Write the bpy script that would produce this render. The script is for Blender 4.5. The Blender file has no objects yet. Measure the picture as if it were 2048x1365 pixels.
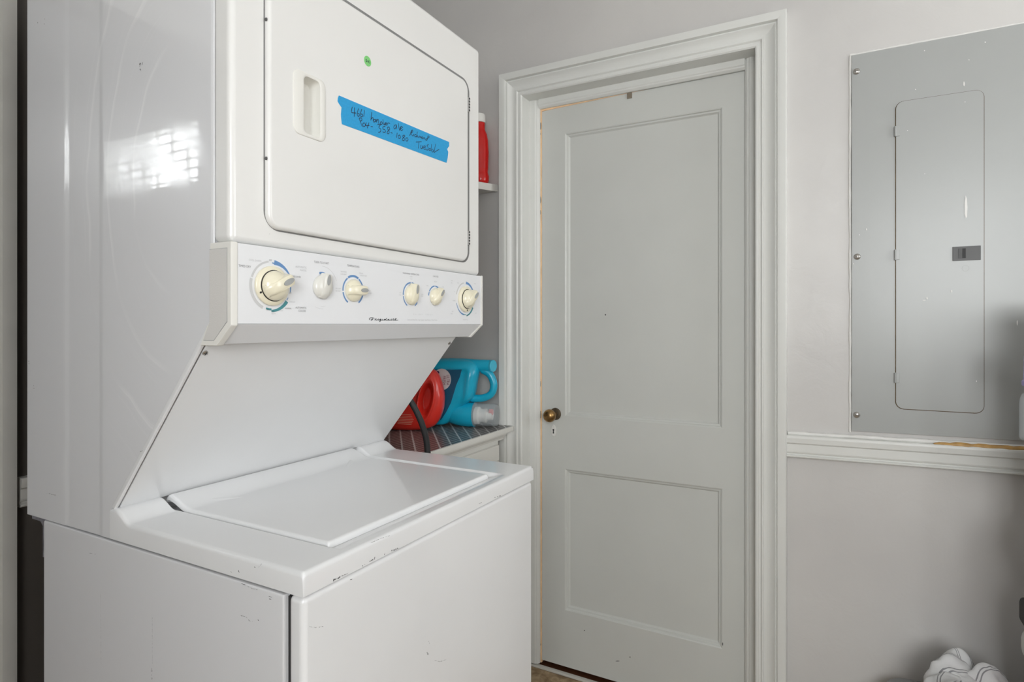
import bpy, bmesh, math, random
from mathutils import Vector, Matrix
random.seed(7)
R = math.radians
scene = bpy.context.scene
COL = scene.collection

# ------------------------------------------------------------------ camera
F, HZ, CX, EYE = 1190.0, 650.0, 1024.0, 1.285
TH = R(28.5); S, C = math.sin(TH), math.cos(TH)
cam = bpy.data.cameras.new('camera'); camo = bpy.data.objects.new('camera', cam); COL.objects.link(camo)
camo.location = (0, 0, EYE); camo.rotation_euler = (R(90), 0, TH - R(90))
cam.sensor_width = 36; cam.lens = F/2048*36; cam.shift_y = -(682.5-HZ)/2048; cam.clip_start = .02
scene.camera = camo
# ------------------------------------------------------------------ world, lights, exposure
w = bpy.data.worlds.new('world'); scene.world = w; w.use_nodes = True
w.node_tree.nodes['Background'].inputs[0].default_value = (.93, .97, 1, 1)
w.node_tree.nodes['Background'].inputs[1].default_value = 3.0
vs = scene.view_settings
vs.view_transform = 'Standard'; vs.look = 'None'; vs.gamma = 1; vs.exposure = 0.0; vs.use_curve_mapping = False

def area(name, loc, target, sx, sy, power, col=(1, 1, 1)):
    l = bpy.data.lights.new(name, 'AREA'); l.shape = 'RECTANGLE'; l.size = sx; l.size_y = sy; l.energy = power; l.color = col
    o = bpy.data.objects.new(name, l); COL.objects.link(o); o.location = loc
    o.rotation_euler = (Vector(target)-Vector(loc)).to_track_quat('-Z', 'Y').to_euler()
    return o
# daylight through the three windows (each lamp fills its own opening)
WA = (0.75, 1.70, 1.15, 2.25)      # window in the wall behind: x0 x1 z0 z1
WB = (-1.35, -0.15, 1.15, 2.25)    # window in the left wall: y0 y1 z0 z1
WC = (2.86, 3.80, 2.00, 2.37)      # high window in the room beyond: y0 y1 z0 z1
area('daylight_window_behind', ((WA[0]+WA[1])/2, -1.98, (WA[2]+WA[3])/2), ((WA[0]+WA[1])/2, 0, (WA[2]+WA[3])/2), WA[1]-WA[0], WA[3]-WA[2], 15, (1, 1, 1))
area('daylight_window_left', (-1.48, (WB[0]+WB[1])/2, (WB[2]+WB[3])/2), (0, (WB[0]+WB[1])/2, (WB[2]+WB[3])/2), WB[1]-WB[0], WB[3]-WB[2], 58, (.97, .99, 1))
area('daylight_window_beyond', (-.86, (WC[0]+WC[1])/2, (WC[2]+WC[3])/2), (0, (WC[0]+WC[1])/2, (WC[2]+WC[3])/2), WC[1]-WC[0], WC[3]-WC[2], 9.5, (.96, .98, 1))

# ------------------------------------------------------------------ helpers
def ray(u, v):
    r = (u-CX)/F; return Vector((S*r+C, -C*r+S, (HZ-v)/F))
def on(u, v, ax, val):               # where a sight line meets a known plane of the room
    d = ray(u, v); i = 'XYZ'.index(ax)
    if i == 2: val -= EYE
    p = d*(val/d[i]); p.z += EYE; return p
def H(h): return EYE+h
def sst(a, b, x):
    t = max(0, min(1, (x-a)/(b-a))); return t*t*(3-2*t)

MATS = {}
def new_mat(name):
    m = bpy.data.materials.new(name); m.use_nodes = True
    return m, m.node_tree.nodes, m.node_tree.links, m.node_tree.nodes['Principled BSDF']
def mat(name, col, rough=.5, metal=0, spec=.5, bump=0, bscale=60, var=0, vscale=3, coat=0, crough=.1, trans=0, alpha=1, detail=4, bdist=.002):
    if name in MATS: return MATS[name]
    m, N, L, P = new_mat(name); MATS[name] = m
    P.inputs['Base Color'].default_value = (*col, 1); P.inputs['Roughness'].default_value = rough
    P.inputs['Metallic'].default_value = metal; P.inputs['Specular IOR Level'].default_value = spec
    P.inputs['Coat Weight'].default_value = coat; P.inputs['Coat Roughness'].default_value = crough
    P.inputs['Transmission Weight'].default_value = trans; P.inputs['Alpha'].default_value = alpha
    tc = N.new('ShaderNodeTexCoord')
    if var:
        n = N.new('ShaderNodeTexNoise'); n.inputs['Scale'].default_value = vscale; n.inputs['Detail'].default_value = detail
        L.new(tc.outputs['Object'], n.inputs['Vector'])
        mr = N.new('ShaderNodeMapRange'); mr.inputs[1].default_value = .3; mr.inputs[2].default_value = .7
        mr.inputs[3].default_value = 1-var; mr.inputs[4].default_value = 1+var; L.new(n.outputs[0], mr.inputs[0])
        mx = N.new('ShaderNodeVectorMath'); mx.operation = 'SCALE'; mx.inputs[0].default_value = col
        L.new(mr.outputs[0], mx.inputs['Scale']); L.new(mx.outputs[0], P.inputs['Base Color'])
    if bump:
        n = N.new('ShaderNodeTexNoise'); n.inputs['Scale'].default_value = bscale; n.inputs['Detail'].default_value = detail
        L.new(tc.outputs['Object'], n.inputs['Vector'])
        b = N.new('ShaderNodeBump'); b.inputs['Strength'].default_value = bump; b.inputs['Distance'].default_value = bdist
        L.new(n.outputs[0], b.inputs['Height']); L.new(b.outputs[0], P.inputs['Normal'])
    return m

WL = {}
def link(name, me, m, parent=None, smooth=False):
    """one mesh object; vertices come in world coordinates"""
    o = bpy.data.objects.new(name, me); COL.objects.link(o)
    if m is not None: me.materials.append(m if not isinstance(m, str) else MATS[m])
    if parent is not None:
        off = WL[parent.name]; o.parent = parent
        me.transform(Matrix.Translation(-off)); WL[o.name] = off
    else:
        xs = [v.co for v in me.vertices]
        lo = Vector([min(c[i] for c in xs) for i in range(3)]); hi = Vector([max(c[i] for c in xs) for i in range(3)])
        off = Vector(((lo.x+hi.x)/2, (lo.y+hi.y)/2, lo.z)); o.location = off
        me.transform(Matrix.Translation(-off)); WL[o.name] = off
    if smooth:
        for p in me.polygons: p.use_smooth = True
        try: me.set_sharp_from_angle(angle=R(smooth if smooth > 1 else 40))
        except Exception: pass
    return o
def empty(name, loc):
    o = bpy.data.objects.new(name, None); COL.objects.link(o); o.location = loc; o.empty_display_size = .05
    WL[o.name] = Vector(loc); return o
def tag(o, label, cat, group=None):
    o['label'] = label; o['category'] = cat
    if group: o['group'] = group
    return o
def struct(o, label=None):
    o['kind'] = 'structure'
    if label: o['label'] = label
    return o
def wn(o, bev=1):
    if bev:
        md = o.modifiers.new('weighted', 'WEIGHTED_NORMAL'); md.keep_sharp = True; md.weight = 80
    return o
def me_from(bm):
    bmesh.ops.recalc_face_normals(bm, faces=bm.faces)
    me = bpy.data.meshes.new('m'); bm.to_mesh(me); bm.free(); return me
def pyd(name, V, Fc, m, parent=None, smooth=False):
    bm = bmesh.new(); vv = [bm.verts.new(v) for v in V]
    for f in Fc:
        try: bm.faces.new([vv[i] for i in f])
        except ValueError: pass
    return link(name, me_from(bm), m, parent, smooth)
def bm_box(bm, x0, x1, y0, y1, z0, z1, bev=0, seg=2):
    b2 = bmesh.new(); bmesh.ops.create_cube(b2, size=1)
    for v in b2.verts: v.co = Vector(((x0+x1)/2+v.co.x*(x1-x0), (y0+y1)/2+v.co.y*(y1-y0), (z0+z1)/2+v.co.z*(z1-z0)))
    if bev: bmesh.ops.bevel(b2, geom=list(b2.edges), offset=bev, segments=seg, affect='EDGES', profile=.5)
    t = bpy.data.meshes.new('t'); b2.to_mesh(t); b2.free(); bm.from_mesh(t); bpy.data.meshes.remove(t)
def box(name, x0, x1, y0, y1, z0, z1, m, parent=None, bev=0, seg=2):
    bm = bmesh.new(); bm_box(bm, x0, x1, y0, y1, z0, z1, bev, seg)
    return wn(link(name, me_from(bm), m, parent, 35 if bev else False), bev)
def bm_prism(bm, pts, fn, a0, a1, bev=0, seg=2):
    """polygon pts (p,q) swept from a0 to a1; fn(p,q,a) -> world"""
    b2 = bmesh.new()
    lo = [b2.verts.new(fn(p, q, a0)) for p, q in pts]; hi = [b2.verts.new(fn(p, q, a1)) for p, q in pts]
    n = len(pts)
    b2.faces.new(lo); b2.faces.new(hi[::-1])
    for i in range(n): b2.faces.new([lo[i], lo[(i+1) % n], hi[(i+1) % n], hi[i]])
    bmesh.ops.recalc_face_normals(b2, faces=b2.faces)
    if bev: bmesh.ops.bevel(b2, geom=list(b2.edges), offset=bev, segments=seg, affect='EDGES', profile=.5)
    t = bpy.data.meshes.new('t'); b2.to_mesh(t); b2.free(); bm.from_mesh(t); bpy.data.meshes.remove(t)
def prism(name, pts, fn, a0, a1, m, parent=None, bev=0, seg=2, smooth=35):
    bm = bmesh.new(); bm_prism(bm, pts, fn, a0, a1, bev, seg)
    return wn(link(name, me_from(bm), m, parent, smooth if bev else (smooth if smooth != 35 else False)), bev)
YZ = lambda p, q, a: (a, p, q)       # profile in (y,z) swept along x
XZ = lambda p, q, a: (p, a, q)       # profile in (x,z) swept along y
XY = lambda p, q, a: (p, q, a)       # profile in (x,y) swept along z
def rrect(x0, x1, z0, z1, r, n=6):
    out = []
    for cx, cz, a0 in ((x1-r, z1-r, 0), (x0+r, z1-r, 90), (x0+r, z0+r, 180), (x1-r, z0+r, 270)):
        for k in range(n+1):
            a = R(a0+90*k/n); out.append((cx+r*math.cos(a), cz+r*math.sin(a)))
    return out
def basis(d):
    d = Vector(d).normalized(); u = d.orthogonal().normalized(); return u, d.cross(u)
def bm_lathe(bm, prof, org, axis, n=32, sx=1, sy=1, ua=None):
    """prof: (radius, distance along axis)"""
    ax = Vector(axis).normalized()
    if ua is None: ua, ub = basis(ax)
    else: ua = Vector(ua).normalized(); ub = ax.cross(ua)
    org = Vector(org); rings = []
    for r, d in prof:
        if r < 1e-6: rings.append([bm.verts.new(org+ax*d)])
        else: rings.append([bm.verts.new(org+ax*d+ua*(r*sx*math.cos(2*math.pi*k/n))+ub*(r*sy*math.sin(2*math.pi*k/n))) for k in range(n)])
    for a, b in zip(rings, rings[1:]):
        for k in range(n):
            k2 = (k+1) % n
            q = [a[k % len(a)], a[k2 % len(a)], b[k2 % len(b)], b[k % len(b)]]
            q2 = []
            for v in q:
                if v not in q2: q2.append(v)
            if len(q2) > 2: bm.faces.new(q2)
    for rg in (rings[0], rings[-1]):
        if len(rg) > 2:
            try: bm.faces.new(rg)
            except ValueError: pass
def lathe(name, prof, org, axis, m, parent=None, n=32, smooth=40, **k):
    bm = bmesh.new(); bm_lathe(bm, prof, org, axis, n, **k); return link(name, me_from(bm), m, parent, smooth)
def crom(pts, k=6):
    P = [Vector(p) for p in pts]; P = [P[0]*2-P[1]]+P+[P[-1]*2-P[-2]]; out = []
    for i in range(1, len(P)-2):
        a, b, c, d = P[i-1:i+3]
        for j in range(k):
            t = j/k; out.append(.5*((2*b)+(c-a)*t+(2*a-5*b+4*c-d)*t*t+(3*b-a-3*c+d)*t**3))
    out.append(P[-2]); return out
def bm_tube(bm, pts, rad, n=12):
    pts = [Vector(p) for p in pts]; rings = []; up = None
    for i, p in enumerate(pts):
        t = (pts[min(i+1, len(pts)-1)]-pts[max(i-1, 0)]).normalized()
        if up is None: up = t.orthogonal().normalized()
        up = (up-t*up.dot(t)).normalized(); s = t.cross(up)
        r = rad(i/(len(pts)-1)) if callable(rad) else rad
        rings.append([bm.verts.new(p+up*(r*math.cos(2*math.pi*k/n))+s*(r*math.sin(2*math.pi*k/n))) for k in range(n)])
    for a, b in zip(rings, rings[1:]):
        for k in range(n): bm.faces.new([a[k], a[(k+1) % n], b[(k+1) % n], b[k]])
    bm.faces.new(rings[0][::-1]); bm.faces.new(rings[-1])
def tube(name, pts, rad, m, parent=None, n=12):
    bm = bmesh.new(); bm_tube(bm, pts, rad, n); return link(name, me_from(bm), m, parent, 50)
def bm_stroke(bm, pts, wd, fn):
    """flat pen stroke along 2D points; fn(p,q) -> world"""
    P = [Vector((p[0], p[1])) for p in pts]; L_, R_ = [], []
    for i, p in enumerate(P):
        t = (P[min(i+1, len(P)-1)]-P[max(i-1, 0)])
        if t.length < 1e-9: t = Vector((1, 0))
        t.normalize(); n = Vector((-t.y, t.x))*wd/2
        L_.append(bm.verts.new(fn(*(p+n)))); R_.append(bm.verts.new(fn(*(p-n))))
    for i in range(len(P)-1):
        bm.faces.new([L_[i], L_[i+1], R_[i+1], R_[i]])
def crom2(pts, k=4):
    return [(v.x, v.y) for v in crom([(p[0], p[1], 0) for p in pts], k)]
def bm_text(bm, txt, size, fn, align='CENTER', sx=1, space=1.0):
    cu = bpy.data.curves.new('t', 'FONT'); cu.body = txt; cu.size = size; cu.align_x = align; cu.align_y = 'CENTER'; cu.space_character = space; cu.resolution_u = 3
    o = bpy.data.objects.new('t', cu); COL.objects.link(o)
    dg = bpy.context.evaluated_depsgraph_get(); me = bpy.data.meshes.new_from_object(o.evaluated_get(dg))
    for v in me.vertices: v.co = Vector(fn(v.co.x*sx, v.co.y))
    bm.from_mesh(me); bpy.data.meshes.remove(me); bpy.data.objects.remove(o); bpy.data.curves.remove(cu)

# ------------------------------------------------------------------ materials
def math_n(N, L, op, a, b=None, c=None):
    n = N.new('ShaderNodeMath'); n.operation = op
    for i, v in enumerate((a, b, c)):
        if v is None: continue
        if isinstance(v, (int, float)): n.inputs[i].default_value = v
        else: L.new(v, n.inputs[i])
    return n.outputs[0]
def wall_mat():
    m, N, L, P = new_mat('wall_paint'); MATS['wall_paint'] = m
    P.inputs['Roughness'].default_value = .38; P.inputs['Specular IOR Level'].default_value = .45
    tc = N.new('ShaderNodeTexCoord')
    n1 = N.new('ShaderNodeTexNoise'); n1.inputs['Scale'].default_value = 2.2; n1.inputs['Detail'].default_value = 5
    n2 = N.new('ShaderNodeTexNoise'); n2.inputs['Scale'].default_value = 9; n2.inputs['Detail'].default_value = 6; n2.inputs['Distortion'].default_value = 1.2
    n3 = N.new('ShaderNodeTexNoise'); n3.inputs['Scale'].default_value = 220; n3.inputs['Detail'].default_value = 2
    for n in (n1, n2, n3): L.new(tc.outputs['Object'], n.inputs['Vector'])
    cr = N.new('ShaderNodeValToRGB'); cr.color_ramp.elements[0].color = (.60, .585, .57, 1); cr.color_ramp.elements[1].color = (.65, .635, .615, 1)
    cr.color_ramp.elements[0].position = .35; cr.color_ramp.elements[1].position = .65
    L.new(n1.outputs[0], cr.inputs[0]); L.new(cr.outputs[0], P.inputs['Base Color'])
    a = N.new('ShaderNodeMath'); a.operation = 'MULTIPLY_ADD'; a.inputs[1].default_value = .06; L.new(n3.outputs[0], a.inputs[0]); L.new(n2.outputs[0], a.inputs[2])
    b = N.new('ShaderNodeBump'); b.inputs['Strength'].default_value = .32; b.inputs['Distance'].default_value = .005
    L.new(a.outputs[0], b.inputs['Height']); L.new(b.outputs[0], P.inputs['Normal'])
wall_mat()
def enamel():
    # white enamel with wiped, slightly smeared gloss
    m, N, L, P = new_mat('enamel_side'); MATS['enamel_side'] = m
    P.inputs['Base Color'].default_value = (.77, .775, .79, 1); P.inputs['Roughness'].default_value = .3
    P.inputs['Coat Weight'].default_value = 1.0; P.inputs['Coat IOR'].default_value = 1.55
    tc = N.new('ShaderNodeTexCoord')
    mp = N.new('ShaderNodeMapping'); mp.inputs['Location'].default_value = (0, -.12, -1.28)
    L.new(tc.outputs['Object'], mp.inputs['Vector'])
    wv = N.new('ShaderNodeTexWave'); wv.wave_type = 'RINGS'; wv.rings_direction = 'X'; wv.inputs['Scale'].default_value = 4.5; wv.inputs['Distortion'].default_value = 2.5; wv.inputs['Detail'].default_value = 3; wv.inputs['Detail Scale'].default_value = 1.2
    L.new(mp.outputs[0], wv.inputs['Vector'])
    n = N.new('ShaderNodeTexNoise'); n.inputs['Scale'].default_value = 3; L.new(tc.outputs['Object'], n.inputs['Vector'])
    mu = N.new('ShaderNodeMath'); mu.operation = 'MULTIPLY'; L.new(wv.outputs['Fac'], mu.inputs[0]); L.new(n.outputs[0], mu.inputs[1])
    mr = N.new('ShaderNodeMapRange'); mr.inputs[1].default_value = .0; mr.inputs[2].default_value = .6; mr.inputs[3].default_value = .025; mr.inputs[4].default_value = .10
    L.new(mu.outputs[0], mr.inputs[0]); L.new(mr.outputs[0], P.inputs['Coat Roughness'])
    # wiped arcs of dried cleaner round one centre
    sp = N.new('ShaderNodeSeparateXYZ'); L.new(tc.outputs['Object'], sp.inputs[0])
    dy = math_n(N, L, 'ADD', sp.outputs[1], .085); dz = math_n(N, L, 'MULTIPLY', math_n(N, L, 'SUBTRACT', sp.outputs[2], 1.535), .62)
    rr = math_n(N, L, 'SQRT', math_n(N, L, 'ADD', math_n(N, L, 'MULTIPLY', dy, dy), math_n(N, L, 'MULTIPLY', dz, dz)))
    nz = N.new('ShaderNodeTexNoise'); nz.inputs['Scale'].default_value = 4; nz.inputs['Detail'].default_value = 3; L.new(tc.outputs['Object'], nz.inputs['Vector'])
    wob = math_n(N, L, 'ADD', rr, math_n(N, L, 'MULTIPLY', nz.outputs[0], .05))
    cb = N.new('ShaderNodeCombineXYZ'); L.new(math_n(N, L, 'MULTIPLY', wob, 38), cb.inputs[0])
    ns = N.new('ShaderNodeTexNoise'); ns.inputs['Scale'].default_value = 1; ns.inputs['Detail'].default_value = 5; ns.inputs['Roughness'].default_value = .7; L.new(cb.outputs[0], ns.inputs['Vector'])
    def mrange(v, a, b, c, d):
        q = N.new('ShaderNodeMapRange'); q.interpolation_type = 'SMOOTHSTEP'
        for i, k in enumerate((a, b, c, d)): q.inputs[i+1].default_value = k
        L.new(v, q.inputs[0]); return q.outputs[0]
    msk = math_n(N, L, 'MULTIPLY', mrange(rr, .06, .12, 0, 1), mrange(rr, .24, .36, 1, 0))
    msk = math_n(N, L, 'MULTIPLY', msk, mrange(dy, .0, .07, 0, 1)); msk = math_n(N, L, 'MULTIPLY', msk, mrange(nz.outputs[0], .38, .6, .1, 1))
    st = math_n(N, L, 'MULTIPLY', msk, mrange(ns.outputs[0], .50, .72, 0, 1))
    cm_ = N.new('ShaderNodeMix'); cm_.data_type = 'RGBA'; cm_.inputs['A'].default_value = (.77, .775, .79, 1); cm_.inputs['B'].default_value = (.97, .97, .975, 1)
    L.new(math_n(N, L, 'MULTIPLY', st, .75), cm_.inputs['Factor']); L.new(cm_.outputs['Result'], P.inputs['Base Color'])
    n2 = N.new('ShaderNodeTexNoise'); n2.inputs['Scale'].default_value = 5; n2.inputs['Detail'].default_value = 2; L.new(tc.outputs['Object'], n2.inputs['Vector'])
    b = N.new('ShaderNodeBump'); b.inputs['Strength'].default_value = .02; b.inputs['Distance'].default_value = .002; L.new(n2.outputs[0], b.inputs['Height'])
    L.new(b.outputs[0], P.inputs['Coat Normal'])
enamel()
mat('enamel', (.80, .805, .81), .32, coat=.6, crough=.09, var=.015, vscale=5)
mat('enamel_warm', (.80, .795, .775), .34, coat=.5, crough=.1, var=.02, vscale=4)
mat('console_white', (.80, .81, .83), .38)
mat('console_trim', (.80, .79, .745), .4)
mat('cap_grey', (.66, .645, .62), .6, bump=.5, bscale=500, bdist=.0006)
mat('cream', (.82, .77, .60), .3, coat=.4)
mat('knob_grey', (.74, .73, .68), .3, coat=.4)
mat('insert_grey', (.36, .37, .37), .4)
mat('dark', (.02, .02, .02), .6)
mat('print_grey', (.27, .27, .28), .6)
mat('print_light', (.55, .56, .57), .6)
mat('print_pale', (.60, .605, .61), .6)
mat('print_blue', (.13, .27, .52), .55)
mat('print_teal', (.06, .26, .29), .55)
mat('logo_black', (.04, .045, .05), .5)
mat('steel', (.5, .48, .45), .3, metal=1)
mat('galvanised', (.40, .40, .45), .35, metal=.7, var=.2, vscale=60)
mat('scuff', (.10, .10, .10), .8)
mat('scuff_light', (.42, .41, .40), .8)
mat('trim_paint', (.745, .75, .72), .33, bump=.05, bscale=18, bdist=.002, var=.015, vscale=6)
mat('door_paint', (.625, .635, .605), .36, bump=.22, bscale=30, bdist=.0015, var=.02, vscale=4)
mat('shaded_trim', (.47, .46, .43), .45, var=.04, vscale=12)  # trim paint greyed to stand in for shade round the back doorway
mat('white_paint', (.78, .77, .74), .4, bump=.3, bscale=70, bdist=.002)
mat('cabinet_paint', (.72, .71, .67), .4)
mat('panel_grey', (.385, .395, .385), .32, var=.03, vscale=3, bump=.05, bscale=8)
mat('brass', (.30, .18, .07), .32, metal=.9, var=.35, vscale=50)
mat('brass_dark', (.10, .075, .045), .5, metal=.6, var=.3, vscale=80)
mat('rabbet_orange', (.92, .63, .38), .6, var=.1, vscale=30)
mat('amber_wood', (.50, .29, .09), .4, var=.25, vscale=45, bump=.5, bscale=60)
mat('dark_wood', (.10, .035, .015), .5, var=.3, vscale=15)
mat('blue_tape', (.02, .33, .66), .7, bump=.4, bscale=700, bdist=.0005, var=.06, vscale=300)
mat('green_dot', (.22, .62, .20), .6)
mat('ink', (.015, .02, .05), .6)
mat('blue_plastic', (.006, .41, .61), .3, coat=.2)
mat('blue_label', (.008, .09, .17), .35)
mat('light_blue', (.06, .50, .68), .35)
mat('red_plastic', (.74, .03, .018), .28, coat=.3)
mat('red_dark', (.42, .02, .015), .4)
mat('white_plastic', (.80, .79, .75), .4)
mat('pink', (.75, .16, .16), .5)
mat('label_white', (.62, .62, .62), .5)
mat('black_rubber', (.012, .012, .012), .45)
mat('threshold', (.62, .60, .55), .4)
mat('basket', (.22, .22, .215), .5)
mat('rack', (.55, .55, .55), .4)
mat('cloth_dark', (.05, .05, .05), .9)
mat('cloth_white', (.55, .55, .53), .9)
mat('lavender', (.34, .30, .62), .35, coat=.3)
mat('beyond_wall', (.62, .61, .60), .6)
mat('ceiling_paint', (.74, .73, .71), .7)
def clear_mat(name, col, a, rough=.12):
    m, N, L, P = new_mat(name); MATS[name] = m
    P.inputs['Base Color'].default_value = (*col, 1); P.inputs['Roughness'].default_value = rough; P.inputs['Alpha'].default_value = a
clear_mat('clear_plastic', (.78, .84, .86), .19); clear_mat('red_clear', (.66, .015, .012), .9, .2); clear_mat('window_glass', (.9, .95, .95), .06, .02); clear_mat('sheer_curtain', (.85, .85, .84), .42, .8)
def floor_mat():
    m, N, L, P = new_mat('vinyl'); MATS['vinyl'] = m; P.inputs['Roughness'].default_value = .45
    tc = N.new('ShaderNodeTexCoord'); n = N.new('ShaderNodeTexNoise'); n.inputs['Scale'].default_value = 22; n.inputs['Detail'].default_value = 6; n.inputs['Distortion'].default_value = 1.5
    L.new(tc.outputs['Object'], n.inputs['Vector']); cr = N.new('ShaderNodeValToRGB')
    cr.color_ramp.elements[0].color = (.22, .14, .07, 1); cr.color_ramp.elements[1].color = (.50, .37, .22, 1); cr.color_ramp.elements[0].position = .35; cr.color_ramp.elements[1].position = .68
    L.new(n.outputs[0], cr.inputs[0]); L.new(cr.outputs[0], P.inputs['Base Color'])
floor_mat()
def liner_mat():
    # printed shelf liner: dark bars in columns, white beaded lines between the columns
    m, N, L, P = new_mat('liner'); MATS['liner'] = m; P.inputs['Roughness'].default_value = .34
    tc = N.new('ShaderNodeTexCoord'); sp = N.new('ShaderNodeSeparateXYZ'); L.new(tc.outputs['Object'], sp.inputs[0])
    x, y = sp.outputs[0], sp.outputs[1]
    xs = math_n(N, L, 'SUBTRACT', x, math_n(N, L, 'MULTIPLY', y, 1.18))
    zig = math_n(N, L, 'MULTIPLY', math_n(N, L, 'ABSOLUTE', math_n(N, L, 'SUBTRACT', math_n(N, L, 'FRACT', math_n(N, L, 'DIVIDE', y, .018)), .5)), .010)
    fx = math_n(N, L, 'FRACT', math_n(N, L, 'DIVIDE', math_n(N, L, 'ADD', xs, zig), .058))
    fy = math_n(N, L, 'FRACT', math_n(N, L, 'DIVIDE', y, .018))
    colm = math_n(N, L, 'LESS_THAN', fx, .13)
    rowm = math_n(N, L, 'LESS_THAN', fy, .24)
    rowt = math_n(N, L, 'MULTIPLY', rowm, .55)
    fac = math_n(N, L, 'MAXIMUM', math_n(N, L, 'MULTIPLY', colm, .85), rowt)
    mx = N.new('ShaderNodeMix'); mx.data_type = 'RGBA'; mx.inputs['A'].default_value = (.085, .075, .07, 1); mx.inputs['B'].default_value = (.66, .66, .64, 1)
    L.new(fac, mx.inputs['Factor']); L.new(mx.outputs['Result'], P.inputs['Base Color'])
liner_mat()
def towel_mat():
    m, N, L, P = new_mat('striped_towel'); MATS['striped_towel'] = m; P.inputs['Roughness'].default_value = .9
    uv = N.new('ShaderNodeUVMap'); sp = N.new('ShaderNodeSeparateXYZ'); L.new(uv.outputs[0], sp.inputs[0])
    f = math_n(N, L, 'FRACT', sp.outputs[0])
    a = math_n(N, L, 'LESS_THAN', math_n(N, L, 'ABSOLUTE', math_n(N, L, 'SUBTRACT', f, .42)), .03)
    b = math_n(N, L, 'LESS_THAN', math_n(N, L, 'ABSOLUTE', math_n(N, L, 'SUBTRACT', f, .58)), .03)
    mx = N.new('ShaderNodeMix'); mx.data_type = 'RGBA'; mx.inputs['A'].default_value = (.70, .70, .70, 1); mx.inputs['B'].default_value = (.27, .27, .28, 1)
    L.new(math_n(N, L, 'MAXIMUM', a, b), mx.inputs['Factor']); L.new(mx.outputs['Result'], P.inputs['Base Color'])
    n = N.new('ShaderNodeTexNoise'); n.inputs['Scale'].default_value = 900
    bu = N.new('ShaderNodeBump'); bu.inputs['Strength'].default_value = .4; bu.inputs['Distance'].default_value = .001; L.new(n.outputs[0], bu.inputs['Height']); L.new(bu.outputs[0], P.inputs['Normal'])
towel_mat()

# ------------------------------------------------------------------ room shell
WX, BY, CE = 1.955, 1.600, 2.75          # door wall, back wall, ceiling
X0R, Y0R = -1.40, -1.90
def slab_with_hole(name, fn, a0, a1, z0, z1, h, m):
    """wall slab in (a,z); h = list of holes (a0,a1,z0,z1); fn(a,z,t) t=0 inner face .. 1 outer"""
    bm = bmesh.new()
    As = sorted({a0, a1, *[q for k in h for q in k[:2]]}); Zs = sorted({z0, z1, *[q for k in h for q in k[2:]]})
    solid = lambda i, j: 0 <= i < len(As)-1 and 0 <= j < len(Zs)-1 and not any(k[0] <= (As[i]+As[i+1])/2 <= k[1] and k[2] <= (Zs[j]+Zs[j+1])/2 <= k[3] for k in h)
    vc = {}
    def V(i, j, t):
        if (i, j, t) not in vc: vc[i, j, t] = bm.verts.new(fn(As[i], Zs[j], t))
        return vc[i, j, t]
    for i in range(len(As)-1):
        for j in range(len(Zs)-1):
            if not solid(i, j): continue
            for t in (0, 1): bm.faces.new([V(i, j, t), V(i+1, j, t), V(i+1, j+1, t), V(i, j+1, t)])
            for (di, dj, p, q) in ((-1, 0, (i, j), (i, j+1)), (1, 0, (i+1, j), (i+1, j+1)), (0, -1, (i, j), (i+1, j)), (0, 1, (i, j+1), (i+1, j+1))):
                if not solid(i+di, j+dj): bm.faces.new([V(*p, 0), V(*q, 0), V(*q, 1), V(*p, 1)])
    return struct(link(name, me_from(bm), m))
JL, JR, JT = 1.0125, .214, H(.8432)      # door opening in the right wall
slab_with_hole('wall_right', lambda a, z, t: (WX+.14*t, a, z), Y0R, BY+.12, 0, CE, [(JR-.02, JL+.02, -.0, JT+.02)], MATS['wall_paint'])
DO0, DO1, DOT = -.30, .516, 2.08          # doorway in the back wall
slab_with_hole('wall_back', lambda a, z, t: (a, BY+.12*t, z), X0R, .60, 0, CE, [(DO0, DO1, 0, DOT)], MATS['wall_paint'])
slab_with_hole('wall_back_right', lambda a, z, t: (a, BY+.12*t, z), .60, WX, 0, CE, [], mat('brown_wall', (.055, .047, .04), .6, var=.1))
slab_with_hole('wall_left', lambda a, z, t: (X0R-.12*t, a, z), Y0R, BY, 0, CE, [WB], MATS['wall_paint'])
slab_with_hole('wall_front', lambda a, z, t: (a, Y0R-.12*t, z), X0R-.12, WX+.14, 0, CE, [WA], MATS['wall_paint'])
struct(box('floor', X0R-.12, WX, Y0R-.12, BY, -.06, 0, MATS['vinyl']))
struct(box('ceiling', X0R-.12, WX+.14, Y0R-.12, BY+.12, CE, CE+.06, MATS['ceiling_paint']))
# the room beyond the back doorway and the passage behind the closed door
slab_with_hole('wall_beyond_left', lambda a, z, t: (-.75-.1*t, a, z), BY+.12, 4.3, 0, CE, [WC], MATS['beyond_wall'])
struct(box('wall_beyond_right', 1.30, 1.36, BY+.12, 4.3, 0, CE, MATS['beyond_wall'])); struct(box('wall_beyond_back', -.85, 1.36, 4.3, 4.36, 0, CE, MATS['beyond_wall']))
struct(box('floor_beyond', -.85, 1.36, BY, 4.36, -.06, 0, MATS['dark_wood'])); struct(box('ceiling_beyond', -.85, 1.36, BY+.12, 4.36, CE, CE+.06, MATS['ceiling_paint']))
struct(box('floor_passage', 2.0, 2.9, -.2, 1.5, -.06, -.001, MATS['dark_wood'])); struct(box('wall_passage', 2.9, 2.96, -.2, 1.5, -.06, CE, MATS['beyond_wall']))
struct(box('wall_passage_left', WX+.14, 2.96, 1.5, 1.56, -.06, CE, MATS['beyond_wall'])); struct(box('wall_passage_right', WX+.14, 2.96, -.26, -.2, -.06, CE, MATS['beyond_wall']))
struct(box('ceiling_passage', WX+.14, 2.96, -.26, 1.56, CE, CE+.06, MATS['ceiling_paint']))

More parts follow.
